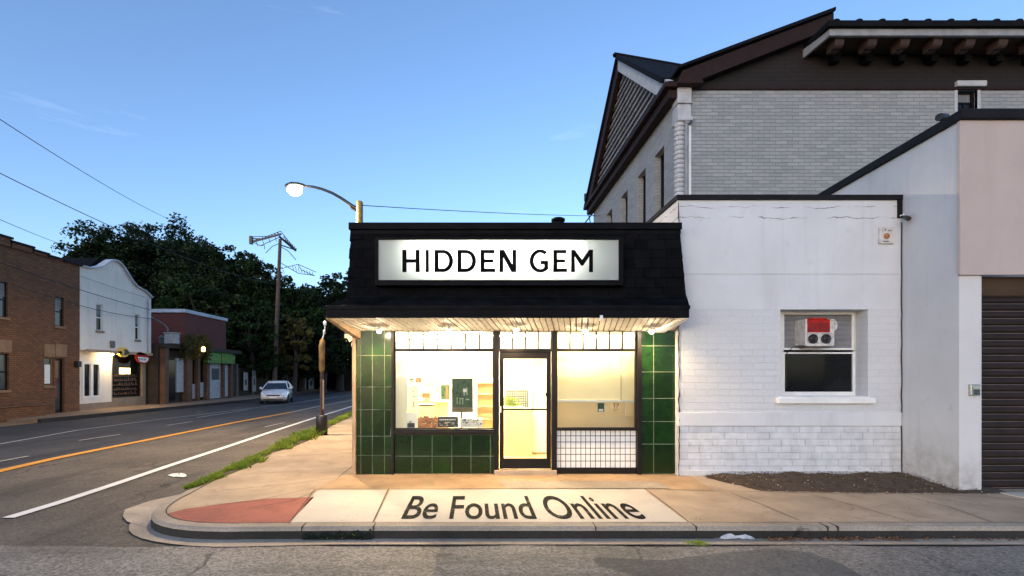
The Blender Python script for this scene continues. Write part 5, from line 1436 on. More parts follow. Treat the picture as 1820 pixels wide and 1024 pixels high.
# post and lantern in front
c = G(287, 716); Yp = c.y
pt = thing('street_post', 'grey street post with a capped top standing between the white and red buildings', 'post', c)
mb = MB(); mb.tube([(c.x, c.y, 0), (c.x, c.y, 3.95)], [.15, .13], 12); mb.build('shaft', M['grey_pole'], pt)
mb = MB(); mb.lathe((c.x, c.y, 3.95), [(.16, 0), (.17, .1), (.1, .2), (.02, .24)], 12); mb.build('cap', M['grey_pole'], pt)
q31 = lambda px, py: Vector(((px - VX) / F * 31, 31, CH + (HZ - py) / F * 31))
ln = thing('wall_lantern', 'pale unlit box lantern on a long curved arm from the corner of the white building', 'lamp', q31(298, 600))
mb = MB(); mb.tube([q31(262, 562), q31(272, 566), q31(284, 572), q31(293, 578), q31(298, 584), q31(298, 594)], .055, 8); mb.build('arm', M['grey_pole'], ln)
mb = MB(); p0, p1 = q31(295, 611), q31(316, 593); mb.box(p0.x, p1.x, 30.8, 31.2, p0.z, p1.z); mb.box(p0.x - .05, p1.x + .05, 30.75, 31.25, p1.z, p1.z + .06); mb.build('housing', M['pale_door'], ln, .03)

# fence beyond, with pale boards leaning on it
fn = thing('board_fence', 'long dark board fence under the trees beyond the red brick building', 'fence', (-20, 50, 0))
fp = [(-19.2, 40.6), (-19.4, 52), (-19.8, 66), (-20, 85)]
mb = MB()
for i in range(3):
    a, b = Vector((*fp[i], 1.15)), Vector((*fp[i + 1], 1.15)); mb.beam(a, b, .06, 2.3)
mb.build('boards', M['dk_wood'], fn)
for i in range(14):
    y = 41 + i * 3; x = float(np.interp(y, [p[1] for p in fp], [p[0] for p in fp])) + .1
    mb = MB(); mb.box(x - .08, x + .08, y - .08, y + .08, 0, 2.6); mb.build('post', M['grey_pole'], fn)
for px, py0, py1, wd, lab in ((437, 662, 694, .35, 'narrow pale board leftmost against the dark fence'), (452, 658, 696, .3, 'tall thin pale board on the dark fence left of the car'), (507, 655, 697, .7, 'blue grey board on the dark fence just right of the utility pole'), (523, 672, 701, .55, 'short white board on the fence right of the silver car'), (538, 668, 699, 1.1, 'wide blue and white board on the dark fence'), (553, 668, 698, .9, 'scribbled grey board near the far end of the fence')):
    Y = -18.9 * F / (px - VX); mb = MB(); z0, z1 = max(.02, CH + (HZ - py1) / F * Y), CH + (HZ - py0) / F * Y
    mb.box(-18.95, -18.88, Y - wd, Y + wd, z0, z1)
    bd = tag(mb.build('fence_board', M['pale_door'], None, .01), lab, 'board', 'pale boards along the dark fence')
    mb = MB(); mb.box(-18.878, -18.872, Y - wd * .6, Y + wd * .3, z0 + (z1 - z0) * .3, z0 + (z1 - z0) * .6); mb.build('print', M['darkbox'], bd)

# lit white house far down the street
hs = thing('white_house', 'pale lit house at the far end of the street just left of the shop corner', 'house', (-14.5, 60, 0))
q60 = lambda px, py: Vector(((px - VX) / F * 60, 60, CH + (HZ - py) / F * 60))
a, b = q60(611, 700), q60(650, 588)
mb = MB(); mb.box(a.x, b.x, 60, 66, -.1, b.z); mb.build('wall', M['lb_white'], hs)
mb = MB(); mb.box(a.x - .2, b.x + .2, 59.7, 66.3, b.z, b.z + .25); mb.build('roof', M['bb_roof'], hs)
mb = MB(); mb.box(a.x - .1, b.x + .1, 59.4, 60, q60(0, 618).z, q60(0, 616).z); mb.build('ledge', M['trim'], hs)
mb = MB(); mb.box(q60(613, 0).x, q60(640, 0).x, 59.95, 59.995, q60(0, 648).z, q60(0, 622).z); mb.build('lit_window', M['lit_warm'], hs)
mb = MB(); mb.box(q60(613, 0).x, q60(640, 0).x, 59.95, 59.995, q60(0, 614).z, q60(0, 594).z); mb.build('lit_window', M['lit_warm'], hs)
mb = MB(); mb.box(a.x, b.x, 59.6, 59.99, -.1, q60(0, 652).z); mb.build('porch', M['dk_wood'], hs)
mb = MB(); a2, b2_ = q60(585, 700), q60(596, 622); mb.box(a2.x, b2_.x, 64, 64.4, 0, b2_.z); tag(mb.build('far_gatepost', M['pale_door'], None, .05), 'pale gatepost under the trees left of the far lit house', 'post')

# ------------------------------------------------------------------ street furniture
c = G(572, 773)
sp = thing('signal_post', 'slim rusty post with a gold lit sleeve on a squat black base at the kerb of the street', 'post', c)
mb = MB(); mb.lathe(c, [(.165, 0), (.165, .54), (.15, .57), (.10, .585)], 24); mb.build('base', M['iron'], sp)
mb = MB(); mb.tube([c + Vector((0, 0, .58)), c + Vector((.0, 0, 2.35))], [.055, .05], 10); mb.build('shaft', simple('dark_rust', (0.055, 0.03, 0.018), 0.7, 0.4, 6, 0.3, 30), sp)
mb = MB(); mb.tube([c + Vector((-.01, 0, 1.85)), c + Vector((0.0, 0, 1.9)), c + Vector((.0, 0, 2.6)), c + Vector((.02, 0, 2.75)), c + Vector((.03, 0, 2.84))], [.05, .085, .09, .075, .02], 12); mb.build('sleeve', M['lit_gold'], sp)
mb = MB(); mb.box(c.x + .045, c.x + .075, c.y - .08, c.y - .02, .75, 1.6); mb.box(c.x + .05, c.x + .08, c.y - .09, c.y - .075, 1.15, 1.62); mb.build('side_strip', M['trim'], sp)
mb = MB(); mb.tube([c + Vector((.02, 0, 2.8)), c + Vector((.06, 0, 2.95)), c + Vector((.09, 0, 3.12)), c + Vector((.09, 0, 3.3))], .016, 6)
mb.lathe(c + Vector((.07, 0, 2.95)), [(.02, 0), (.045, .03), (.02, .06), (.045, .09), (.02, .12)], 10); mb.lathe(c + Vector((.09, 0, 3.2)), [(.03, 0), (.05, .03), (.05, .1), (.02, .14)], 10); mb.build('insulator', M['lens'], sp)

YL = 15.0
ql = lambda px, py, Y=YL: Vector(((px - VX) / F * Y, Y, CH + (HZ - py) / F * Y))
top = ql(638.5, 358)
sl = thing('street_lamp', 'street lamp with a yellow pole and long curved arm glowing above the shop roof', 'street lamp', (top.x, YL, 0))
mb = MB(); mb.tube([(top.x, YL, 0), (top.x, YL, top.z)], [.1, .085], 14); mb.build('pole', M['pole_yellow'], sl)
mb = MB(); mb.box(top.x + .055, top.x + .1, YL - .05, YL + .05, 4.5, top.z - .02); mb.build('side_strip', M['iron'], sl)  # dark strip stands in for shade on the pole's right side
mb = MB(); mb.tube([ql(638, 372), ql(628, 367), ql(606, 352), ql(590, 343), ql(572, 336), ql(556, 332), ql(543, 331)], [.05, .045, .042, .04, .038, .036, .034], 10); mb.tube([ql(638, 377), ql(626, 371), ql(622, 366)], .03, 8); mb.build('arm', M['iron'], sl)
h0 = ql(524, 333)
mb = MB(); mb.add([], []); pr = []
for t, r, dz in ((0, .03, 0), (.1, .09, .02), (.25, .14, .03), (.45, .16, .03), (.6, .1, .01), (.66, .02, 0)):
    pr.append((t, r, dz))
vs = []; fs = []; nn = 14
for i, (t, r, dz) in enumerate(pr):
    for k in range(nn):
        a = 2 * math.pi * k / nn; vs.append(ql(546, 331) + Vector((-t, math.cos(a) * r, math.sin(a) * r * .5 + dz)))
for i in range(len(pr) - 1):
    for k in range(nn): fs.append((i * nn + k, i * nn + (k + 1) % nn, (i + 1) * nn + (k + 1) % nn, (i + 1) * nn + k))
mb.add(vs, fs, 0, True); mb.build('lamp_head', M['iron'], sl)
mb = MB(); mb.lathe(h0 + Vector((0, 0, -.07)), [(.19, .05), (.21, .0), (.19, -.075), (.125, -.145), (.05, -.17), (.01, -.175)], 20); mb.build('bulb', M['lamp_core'], sl)


def spot(name, at, energy, size, blend, col, rad=.03):
    l = bpy.data.lights.new(name, 'SPOT'); l.energy = energy; l.spot_size = R(size); l.spot_blend = blend; l.color = col; l.shadow_soft_size = rad
    o = bpy.data.objects.new(name, l); COL.objects.link(o); o.location = at
    return o


spot('street_lamp_light', h0 + Vector((0, 0, -.26)), 2200, 174, .25, (1.0, 0.74, 0.42))
for x, y in [(-1.62, 8.62), (-0.45, 8.62), (0.68, 8.55), (1.85, 8.62), (2.98, 8.66)]:
    spot('downlight_light', (x, y, zf + (zw - zf) * (y - yfr) / (9.06 - yfr) - .15), 50, 165, .6, (1.0, 0.68, 0.33))

YU = 43.6
qu = lambda px, py, Y=YU: Vector(((px - VX) / F * Y, Y, CH + (HZ - py) / F * Y))
up = thing('utility_pole', 'tall wooden utility pole with sagging lattice crossarms in front of the trees', 'pole', qu(487, 703))
mb = MB(); mb.tube([qu(487, 704), qu(491, 600), qu(498, 425)], [.21, .185, .13], 12); mb.build('shaft', M['pole_wood'], up)
mb = MB(); mb.beam(qu(444, 431), qu(500, 416), .12, .14); mb.beam(qu(447, 424), qu(472, 425), .1, .08); mb.box(qu(444, 0).x, qu(449, 0).x, YU - .15, YU + .15, qu(0, 434).z, qu(0, 420).z); mb.build('crossarm', M['iron'], up)
mb = MB(); mb.beam(qu(496, 420, 43.7), qu(526, 446, 44.6), .12, .14); mb.beam(qu(500, 436, 43.7), qu(527, 445, 44.6), .08, .08); mb.build('crossarm', M['iron'], up)
mb = MB()
for pts in (((445, 421), (475, 420), (499, 411)), ((499, 411), (525, 444)), ((449, 430), (463, 437), (478, 430), (499, 421)), ((470, 443), (470, 436), (463, 437)), ((472, 450), (484, 438), (498, 432)), ((500, 424), (509, 428), (527, 445)), ((498, 438), (512, 446), (526, 462)), ((505, 476), (530, 470), (562, 484)), ((530, 471), (536, 480), (558, 490)), ((500, 468), (530, 486), (560, 490))):
    mb.tube([qu(*p) for p in pts], .03, 5)
for k in range(9):
    px = 450 + k * 5.5; py = 431 - k * 1.6
    mb.lathe(qu(px, py), [(.03, 0), (.07, .06), (.03, .12), (.07, .18), (.03, .22)], 7)
    if k % 2: mb.tube([qu(px, py), qu(px + 3, py + 9)], .025, 5)
for k in range(8):
    px = 505 + k * 3; mb.lathe(qu(px, 424 + k * 2.9), [(.03, 0), (.06, .05), (.03, .1), (.06, .15), (.03, .18)], 7)
    px = 520 + k * 5; mb.tube([qu(px, 472 + k * 1.7), qu(px + 2, 482 + k * 1.2)], .025, 5)
mb.build('insulator_rack', M['iron'], up)


def wire(label, pts, r, sag, m='wire', n=26):
    a, b = pts; P_ = []
    for i in range(n + 1):
        t = i / n; p = a.lerp(b, t); p.z -= sag * 4 * t * (1 - t); P_.append(p)
    mb = MB(); mb.tube(P_, r, 5)
    tag(mb.build('power_line', M[m]), label, 'power line', 'power lines over the street')


wire('uppermost power line crossing the sky from the left edge down into the trees', (P(-80, 160, 14), qu(330, 402, 45)), .014, .35)
wire('middle power line running from the left edge to the wooden utility pole', (P(-80, 268, 14), qu(491, 505)), .014, .62)
wire('lowest power line in the sky just above the brown brick parapet', (P(-80, 355, 15), qu(170, 452, 46)), .012, .2)
wire('thin wire from the street lamp pole over the shop roof', (ql(641, 365), P(1066, 384, 26)), .012, .06)
wire('dark cable strung high across the brown and white facades', (PX(-40, 452, -18.6), PX(268, 551, -18.6)), .016, .12)
wire('dark cable strung low across the brown and white facades', (PX(20, 505, -18.7), PX(290, 568, -18.7)), .014, .28)
wire('grey cable across the curved gable of the white building', (PX(144, 491, -18.75), PX(268, 531, -18.75)), .012, .04, 'wire_pale')

# ------------------------------------------------------------------ silver car
car = thing('parked_car', 'silver hatchback car parked by the far kerb facing the camera', 'car', (0, 0, 0))
# side outline stations along the length (front at -y); half widths give the taper
ST = [(-2.0, .34, .52, .60, .62), (-1.9, .26, .60, .74, .66), (-1.55, .2, .80, .82, .79), (-1.1, .2, .92, .83, .90), (-.62, .2, .97, .84, .95), (.2, .2, .98, .84, .96), (1.2, .2, .98, .84, .97), (1.75, .22, .96, .80, .93), (1.98, .34, .86, .68, .8)]
vs = []; fs = []
for (y, z0, z1, w, zs) in ST:
    ring = [(-w * .9, y, z0), (-w, y, z0 + .12), (-w * 1.0, y, z0 + (z1 - z0) * .55), (-w * .96, y, z1 - .07), (-w * .84, y, z1), (0, y, z1 + .025)]
    ring += [(-x, yy, z) for x, yy, z in ring[-2::-1]]
    vs += ring
m_ = 11
for i in range(len(ST) - 1):
    for k in range(m_ - 1): fs.append((i * m_ + k, i * m_ + k + 1, (i + 1) * m_ + k + 1, (i + 1) * m_ + k))
    fs.append((i * m_ + m_ - 1, i * m_, (i + 1) * m_, (i + 1) * m_ + m_ - 1))
fs.append(tuple(range(m_))); fs.append(tuple(range((len(ST) - 1) * m_, len(ST) * m_)))
mb = MB(); mb.add(vs, fs, 0, True)
# roof and pillars
RF = [(-.30, 1.30, .60), (.1, 1.42, .63), (.7, 1.43, .63), (1.3, 1.33, .58)]
vs = []
for y, z, w in RF: vs += [(-w, y, z), (-w * .85, y, z + .045), (0, y, z + .06), (w * .85, y, z + .045), (w, y, z), (w, y, z - .03), (-w, y, z - .03)]
fs = []
for i in range(3):
    for k in range(7): fs.append((i * 7 + k, i * 7 + (k + 1) % 7, (i + 1) * 7 + (k + 1) % 7, (i + 1) * 7 + k))
fs += [tuple(range(7)), tuple(range(21, 28))]
mb.add(vs, fs, 0, True)
for s in (-1, 1):
    mb.beam((s * .80, -1.05, .93), (s * .60, -.28, 1.31), .07, .05); mb.beam((s * .82, .35, .95), (s * .63, .38, 1.42), .06, .06); mb.beam((s * .78, 1.82, .94), (s * .57, 1.28, 1.33), .12, .08)
body = mb.build('body', M['car_paint'], car)
mb = MB(); mb.quad((-.78, -1.03, .94), (.78, -1.03, .94), (.59, -.27, 1.32), (-.59, -.27, 1.32)); o = mb.build('windscreen', M['car_glass'], car); o.modifiers.new('s', 'SOLIDIFY').thickness = .02
mb = MB(); mb.quad((-.7, 1.8, .95), (.7, 1.8, .95), (.55, 1.29, 1.33), (-.55, 1.29, 1.33)); o = mb.build('rear_window', M['car_glass'], car); o.modifiers.new('s', 'SOLIDIFY').thickness = .02
for s in (-1, 1):
    mb = MB(); mb.add([(s * .80, -.95, .94), (s * .81, .33, .96), (s * .625, .36, 1.41), (s * .605, -.26, 1.31)], [(0, 1, 2, 3)]); mb.add([(s * .81, .38, .96), (s * .77, 1.72, .96), (s * .575, 1.24, 1.34), (s * .625, .41, 1.41)], [(0, 1, 2, 3)])
    o = mb.build('side_window', M['car_glass'], car); o.modifiers.new('s', 'SOLIDIFY').thickness = .015
    mb = MB(); mb.prism([(s * .52, -1.98, .56), (s * .70, -1.86, .56), (s * .79, -1.60, .72), (s * .72, -1.66, .78), (s * .54, -1.90, .68)], (0, -.05, .012)); mb.build('headlight', M['lens'], car)
    mb = MB(); mb.lathe((s * .92, -.72, 1.0), [(.02, -.1), (.08, -.07), (.09, .06), (.03, .1)], 10, 0, 'y'); mb.build('wing_mirror', M['car_paint'], car)
    for y in (-1.28, 1.22):
        mb = MB(); mb.lathe((s * .80, y, .30), [(.2, -.09), (.3, -.085), (.31, 0), (.3, .085), (.2, .09)], 22, 0, 'x'); wh = mb.build('wheel', M['rubber'], car)
        mb = MB(); mb.lathe((s * .80, y, .30), [(.2, -.088), (.19, 0), (.2, .088)], 18, 0, 'x'); mb.build('rim', M['chrome'], wh)
mb = MB(); mb.box(-.40, .40, -2.03, -1.95, .52, .60); mb.build('grille', M['iron'], car, .01)
mb = MB(); mb.box(-.60, .60, -2.02, -1.9, .26, .36); mb.build('lower_intake', M['iron'], car, .01)
mb = MB(); mb.box(-.20, .20, -2.045, -2.03, .40, .50); mb.build('number_plate', M['white_plain'], car)
car.location = (-13.35, 34.5, RZ + .006); car.rotation_euler = (0, 0, R(14))

# ------------------------------------------------------------------ small things by the front kerb
mb = MB(); c = G(1240, 968, RZ)
for k in range(380):
    a = rnd.uniform(0, 6.28); r = min(1.6, abs(rnd.gauss(0, .8))); x = c.x + math.cos(a) * r * .10; y = c.y + math.sin(a) * r * .045; h = rnd.uniform(.015, .06) * math.exp(-r * .4)
    lx, ly = rnd.gauss(0, .6) * h + math.cos(a) * .01, rnd.gauss(0, .6) * h; bw = .005
    mb.add([(x - bw, y, RZ), (x + bw, y, RZ), (x + lx + bw * .4, y + ly, RZ + h * .8), (x + lx * 1.4, y + ly * 1.4, RZ + h)], [(0, 1, 2, 3)])
tag(mb.build('weed_clump', M['grass'], None, fix=False), 'small green weed clump growing in the gutter before the kerb', 'weed')
mb = MB(); c = G(1305, 958, RZ); nn = 22; vs = []
for i in range(nn):
    for j in range(9):
        u, v = i / (nn - 1) * 2 - 1, j / 8 * 2 - 1
        e = max(0, 1 - u * u - v * v * .9); z = RZ + .02 + .075 * e ** .7 * (.7 + .4 * math.sin(5 * u + 2) * math.sin(3 * v + 1)) + rnd.uniform(0, .008)
        vs.append((c.x + u * .24 + v * .03, c.y + v * .07 + .015 * math.sin(6 * u), z))
mb.add(vs, [(i * 9 + j, (i + 1) * 9 + j, (i + 1) * 9 + j + 1, i * 9 + j + 1) for i in range(nn - 1) for j in range(8)], 0, True)
tag(mb.build('plastic_bag', M['plastic'], None), 'crumpled white plastic bag lying in the gutter against the kerb', 'bag')
mb = MB()
for k in range(620):
    px = rnd.choice([rnd.gauss(1505, 22), rnd.gauss(1590, 14), rnd.uniform(1380, 1830), rnd.uniform(1380, 1830), rnd.gauss(1400, 25)]); py = rnd.uniform(951, 963)
    c = G(px, min(964, max(957, py + 4)), RZ); s = rnd.uniform(.008, .024); a = rnd.uniform(0, 6.28); t = rnd.uniform(-.8, .8)
    dx, dy = math.cos(a) * s, math.sin(a) * s; z = RZ + .022 + rnd.uniform(0, .02)
    mb.add([(c.x - dx, c.y - dy, z - t * s * .5), (c.x + dy * .5, c.y - dx * .5, z + .008), (c.x + dx, c.y + dy, z + t * s), (c.x - dy * .5, c.y + dx * .5, z - .004)], [(0, 1, 2, 3)])
stuff(mb.build('leaf_litter', M['leaflitter'], None, fix=False), 'dry orange leaves gathered in the gutter at the foot of the kerb', 'leaves')
mb = MB()
for k in range(1500):
    x = rnd.uniform(-2.0, -1.2); hmax = .13 * (.35 + .65 * abs(math.sin(x * 17)) * (.4 + .6 * (x + 2.0) / .8)); z = RZ + .01 + rnd.random() ** 1.5 * hmax
    y = 5.935 + rnd.uniform(-.03, .012); s = rnd.uniform(.006, .016); d = Vector((rnd.gauss(0, 1), rnd.gauss(0, .5), rnd.gauss(0, 1))).normalized(); e = d.orthogonal().normalized() * s * .5; cpt = Vector((x, y, z))
    mb.add([cpt - d * s, cpt + e, cpt + d * s, cpt - e], [(0, 1, 2, 3)], 1 if rnd.random() < .04 else 0)
stuff(mb.build('kerb_weeds', [M['mulch'] if False else M['hedge'], M['grass']], None, fix=False), 'dark dead weeds clinging to the front kerb below the pale slab', 'weeds')
mb = MB()
for k in range(300):
    px = rnd.choice([rnd.uniform(640, 1200), rnd.uniform(985, 1140), rnd.uniform(1200, 1620)]); c = Vector(((px - 845) / 100, rnd.uniform(8.85, 9.05) if px < 1205 else rnd.uniform(8.85, 8.93), .02 if px < 1205 else .05)); s = rnd.uniform(.004, .013); a = rnd.uniform(0, 6.28)
    dx, dy = math.cos(a) * s, math.sin(a) * s
    mb.add([(c.x - dx, c.y - dy, c.z), (c.x + dy * .6, c.y - dx * .6, c.z + .006), (c.x + dx, c.y + dy, c.z + .004), (c.x - dy * .6, c.y + dx * .6, c.z + .002)], [(0, 1, 2, 3)])
stuff(mb.build('doorstep_debris', M['mulch'], None, fix=False), 'small crumbs of dirt along the foot of the shop front', 'debris')

mb = MB()
for k in range(420):
    x = rnd.uniform(-4.2, 9); y = rnd.uniform(6.15, 8.9) if x > -2.2 else rnd.uniform(6.8, 20)
    if x < -2.2 and x < kx(y) + .4: continue
    z = .013; s = rnd.uniform(.003, .012) * (1.6 if rnd.random() < .1 else 1); a = rnd.uniform(0, 6.28); dx, dy = math.cos(a) * s, math.sin(a) * s
    mb.add([(x - dx, y - dy, z), (x + dy * .6, y - dx * .6, z + .004), (x + dx, y + dy, z + .006), (x - dy * .6, y + dx * .6, z + .002)], [(0, 1, 2, 3)])
for k in range(260):
    x = rnd.uniform(-7, 9); y = rnd.uniform(4.6, 5.6) if rnd.random() < .6 else rnd.uniform(5.6, 5.78)
    z = RZ + .014; s = rnd.uniform(.003, .009); a = rnd.uniform(0, 6.28); dx, dy = math.cos(a) * s, math.sin(a) * s
    mb.add([(x - dx, y - dy, z), (x + dy * .6, y - dx * .6, z + .004), (x + dx, y + dy, z + .006), (x - dy * .6, y + dx * .6, z + .002)], [(0, 1, 2, 3)])
stuff(mb.build('pavement_grit', M['mulch'], None, fix=False), 'crumbs of leaf and grit scattered over the pavement and the front road', 'grit')

# ------------------------------------------------------------------ trees


def crown_mesh(name, seed, rx, ry, rz, nclump, per, leaf, m, hole=0.0):
    r_ = np.random.RandomState(seed)
    C_ = []
    while len(C_) < nclump:
        d = r_.normal(size=3); d /= np.linalg.norm(d)
        rad = r_.uniform(.35, 1.0) ** .55
        lump = 1 + .16 * math.sin(3 * d[0] + seed) + .14 * math.sin(5 * d[1] + 2 * seed) + .12 * math.sin(6 * d[2] + seed * 3)
        c = d * rad * lump
        if c[2] < -.8: continue
        C_.append(c * np.array([rx, ry, rz]))
    C_ = np.array(C_); C_[:, 2] *= np.where(C_[:, 2] > 0, .9 * rz / C_[:, 2].max(), 1)
    n = nclump * per
    cl = np.repeat(C_, per, axis=0)
    cs = np.repeat(r_.uniform(.45, 1.0, nclump), per)[:, None] * min(rx, rz) * .2
    off = r_.normal(size=(n, 3)); off /= np.linalg.norm(off, axis=1)[:, None]; off *= (r_.uniform(0, 1, (n, 1)) ** .45) * cs * np.array([1.15, 1.15, .75])
    p = cl + off
    d = r_.normal(size=(n, 3)); d[:, 2] *= .6; d /= np.linalg.norm(d, axis=1)[:, None]
    e = np.cross(d, r_.normal(size=(n, 3))); e /= np.linalg.norm(e, axis=1)[:, None]
    s = r_.uniform(.55, 1.15, (n, 1)) * leaf
    V_ = np.stack([p - d * s, p + e * s * .5, p + d * s, p - e * s * .5], 1).reshape(-1, 3)
    me = bpy.data.meshes.new(name)
    me.vertices.add(n * 4); me.vertices.foreach_set('co', V_.ravel().astype(np.float32))
    me.loops.add(n * 4); me.loops.foreach_set('vertex_index', np.arange(n * 4, dtype=np.int32))
    me.polygons.add(n); me.polygons.foreach_set('loop_start', np.arange(0, n * 4, 4, dtype=np.int32))
    me.update(calc_edges=True); me.validate()
    me.materials.append(m)
    return me, C_


def tree(label, x, y, ztop, rx, rz, seed, n=260, per=46, leaf=.26, m='leaf'):
    cz = ztop - rz
    t = thing('broadleaf_tree', label, 'tree', (x, y, 0), 'trees behind the street')
    me, C_ = crown_mesh('crown', seed, rx, rx * .85, rz, n, per, leaf, M[m])
    o = link('crown', me, t); o.matrix_parent_inverse = Matrix.Translation((-x, -y, 0)); o.location = (x, y, cz)
    mb = MB(); b = Vector((x, y, -.1)); r0 = .035 * ztop
    k = Vector((x + .25, y, cz - rz * .45)); q_ = Vector((x - .2, y + .1, cz + rz * .35))
    mb.tube([b, b.lerp(k, .15) + Vector((0, 0, 0)), k, q_], [r0 * 1.25, r0 * .9, r0 * .7, r0 * .2], 9)
    for c in C_[:: max(1, len(C_) // 16)]:
        e = Vector((x + c[0] * .85, y + c[1] * .85, cz + c[2] * .85)); st_ = b.lerp(k, .85) if e.z < cz else k.lerp(q_, .3)
        mid = st_.lerp(e, .5) + Vector((0, 0, -.3 + .1 * rz)); mb.tube([st_, mid, e], [r0 * .4, r0 * .22, r0 * .06], 6)
    mb.build('trunk', M['bark'], t)
    return t


def tpx(px, Y): return (px - VX) / F * Y
def tz_(py, Y): return CH + (HZ - py) / F * Y


tree('broad dark tree with a wide domed crown behind the white gabled building', tpx(222, 50), 50, tz_(384, 50), 5.2, 6.4, 3, 420, 66, .2)
tree('dark tree rising behind the brown brick parapet, leftmost of the row', tpx(170, 47), 47, tz_(410, 47), 2.5, 5.0, 5, 190, 60, .19)
tree('tall dark tree filling the middle of the wood, right of the widest crown', tpx(310, 51), 51, tz_(388, 51), 5.6, 7.2, 8, 400, 66, .2, 'leaf_cool')
tree('round topped dark tree just left of the utility pole', tpx(400, 49), 49, tz_(418, 49), 4.6, 6.4, 11, 340, 64, .19)
tree('lower dark tree behind the red brick building', tpx(360, 45), 45, tz_(488, 45), 4.4, 4.9, 14, 230, 58, .22, 'leaf_mid')
tree('bushy dark tree standing directly behind the utility pole', tpx(470, 50), 50, tz_(462, 50), 4.0, 6.4, 17, 320, 64, .19, 'leaf_mid')
tree('dark green tree to the right of the utility pole', tpx(535, 52), 52, tz_(492, 52), 3.9, 5.6, 21, 300, 62, .19, 'leaf_mid')
tree('dark tree next to the shop canopy, rightmost of the row', tpx(603, 56), 56, tz_(478, 56), 3.3, 6.2, 24, 220, 55, .25, 'leaf_cool')
tree('gold tinged low tree beside the utility pole foot', tpx(522, 45.5), 45.5, tz_(558, 45.5), 1.9, 2.7, 27, 110, 48, .16, 'leaf_gold')
tree('small dark tree overhanging the fence above the silver car', tpx(445, 44.5), 44.5, tz_(540, 44.5), 2.8, 3.5, 31, 160, 52, .2, 'leaf_mid')
tree('small dark tree near the far end of the fence', tpx(575, 50), 50, tz_(560, 50), 2.6, 3.2, 35, 160, 52, .2)
tree('dark tree behind the left shoulder of the widest crown, seen above the white gable', tpx(250, 58), 58, tz_(430, 58), 6.5, 7.5, 41, 260, 55, .3)
tree('far dark tree closing the gap between the pole and the shop', tpx(500, 64), 64, tz_(500, 64), 7.5, 6.2, 44, 300, 55, .32)
# shaded wood behind
mb = MB()
r_ = np.random.RandomState(5); n = 26000
px = r_.uniform(80, 660, n); Y = r_.uniform(62, 78, n)
topp = np.interp(px, [80, 140, 250, 340, 420, 480, 560, 660], [520, 450, 430, 430, 470, 520, 530, 520])
py = topp + (690 - topp) * r_.uniform(0, 1, n)
c = np.stack([(px - VX) / F * Y, Y, CH + (HZ - py) / F * Y], 1)
d = r_.normal(size=(n, 3)); d /= np.linalg.norm(d, axis=1)[:, None]; e = np.cross(d, r_.normal(size=(n, 3))); e /= np.linalg.norm(e, axis=1)[:, None]
s = r_.uniform(.3, .65, (n, 1)); V_ = np.stack([c - d * s, c + e * s * .6, c + d * s, c - e * s * .6], 1).reshape(-1, 3)
me = bpy.data.meshes.new('far_wood'); me.from_pydata(V_.tolist(), [], np.arange(n * 4).reshape(-1, 4).tolist()); me.materials.append(M['leaf'])
stuff(link('far_wood', me), 'dense shaded wood closing the view behind the row of trees', 'wood')

# ------------------------------------------------------------------ light, sky, camera
w = bpy.data.worlds.new('World'); SC.world = w; w.use_nodes = True
nt = w.node_tree; bg = nt.nodes['Background']
sky = nt.nodes.new('ShaderNodeTexSky'); sky.sky_type = 'NISHITA'; sky.sun_disc = False
SUN_EL, SUN_AZ = R(13.0), R(206)
sky.sun_elevation = SUN_EL; sky.sun_rotation = SUN_AZ
sky.air_density = 1.0; sky.dust_density = 0.9; sky.ozone_density = 3.6; sky.altitude = 0
tint = nt.nodes.new('ShaderNodeMix'); tint.data_type = 'RGBA'; tint.blend_type = 'MULTIPLY'; tint.inputs[0].default_value = 1.0
tint.inputs[7].default_value = (1.05, 0.985, 1.0, 1)
nt.links.new(sky.outputs[0], tint.inputs[6])
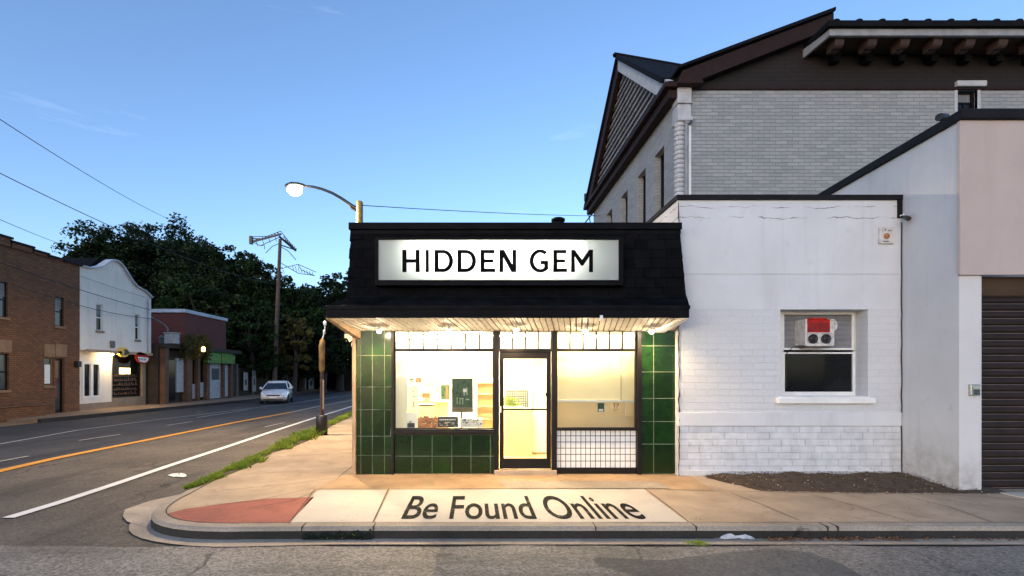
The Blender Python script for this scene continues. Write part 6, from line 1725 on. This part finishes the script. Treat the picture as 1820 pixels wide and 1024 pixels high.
# two faint wisps of cirrus low in the left of the sky
tc = nt.nodes.new('ShaderNodeTexCoord'); mp = nt.nodes.new('ShaderNodeMapping'); mp.inputs['Rotation'].default_value = (0, R(-14), 0); mp.inputs['Scale'].default_value = (2.2, 2.2, 17.0)
nt.links.new(tc.outputs['Generated'], mp.inputs['Vector'])
nz = nt.nodes.new('ShaderNodeTexNoise'); nz.inputs['Scale'].default_value = 1.7; nz.inputs['Detail'].default_value = 6; nz.inputs['Roughness'].default_value = 0.62
nt.links.new(mp.outputs[0], nz.inputs['Vector'])
mr = nt.nodes.new('ShaderNodeMapRange'); mr.inputs[1].default_value = 0.66; mr.inputs[2].default_value = 0.86; mr.inputs[4].default_value = 0.16
nt.links.new(nz.outputs[0], mr.inputs[0])
cl = nt.nodes.new('ShaderNodeMix'); cl.data_type = 'RGBA'; cl.inputs[7].default_value = (4.2, 5.0, 6.0, 1)
nt.links.new(mr.outputs[0], cl.inputs[0]); nt.links.new(tint.outputs[2], cl.inputs[6])
nt.links.new(cl.outputs[2], bg.inputs[0]); bg.inputs[1].default_value = 0.15
sd = bpy.data.lights.new('sun', 'SUN'); sd.energy = 0.14; sd.angle = R(60); sd.color = (0.95, 0.97, 1.0)
so = bpy.data.objects.new('sun', sd); COL.objects.link(so)
el = SUN_EL
dirv = Vector((math.sin(SUN_AZ) * math.cos(el), math.cos(SUN_AZ) * math.cos(el), math.sin(el)))
so.rotation_euler = dirv.to_track_quat('Z', 'Y').to_euler()
so.location = (0, -10, 20)

cd = bpy.data.cameras.new('camera'); cam_ = bpy.data.objects.new('camera', cd); COL.objects.link(cam_)
cam_.location = (0, 0, CH); cam_.rotation_euler = (R(90), 0, 0)
cd.sensor_width = 36; cd.lens = 36 * F / 1820; cd.shift_x = (910 - VX) / 1820; cd.shift_y = (HZ - 512) / 1820
cd.clip_start = .05; cd.clip_end = 4000
SC.camera = cam_
vs_ = SC.view_settings; vs_.view_transform = 'Standard'; vs_.look = 'None'; vs_.exposure = 1.15; vs_.gamma = 1.0
SC.cycles.max_bounces = 8; SC.cycles.transparent_max_bounces = 12; SC.cycles.sample_clamp_indirect = 6.0
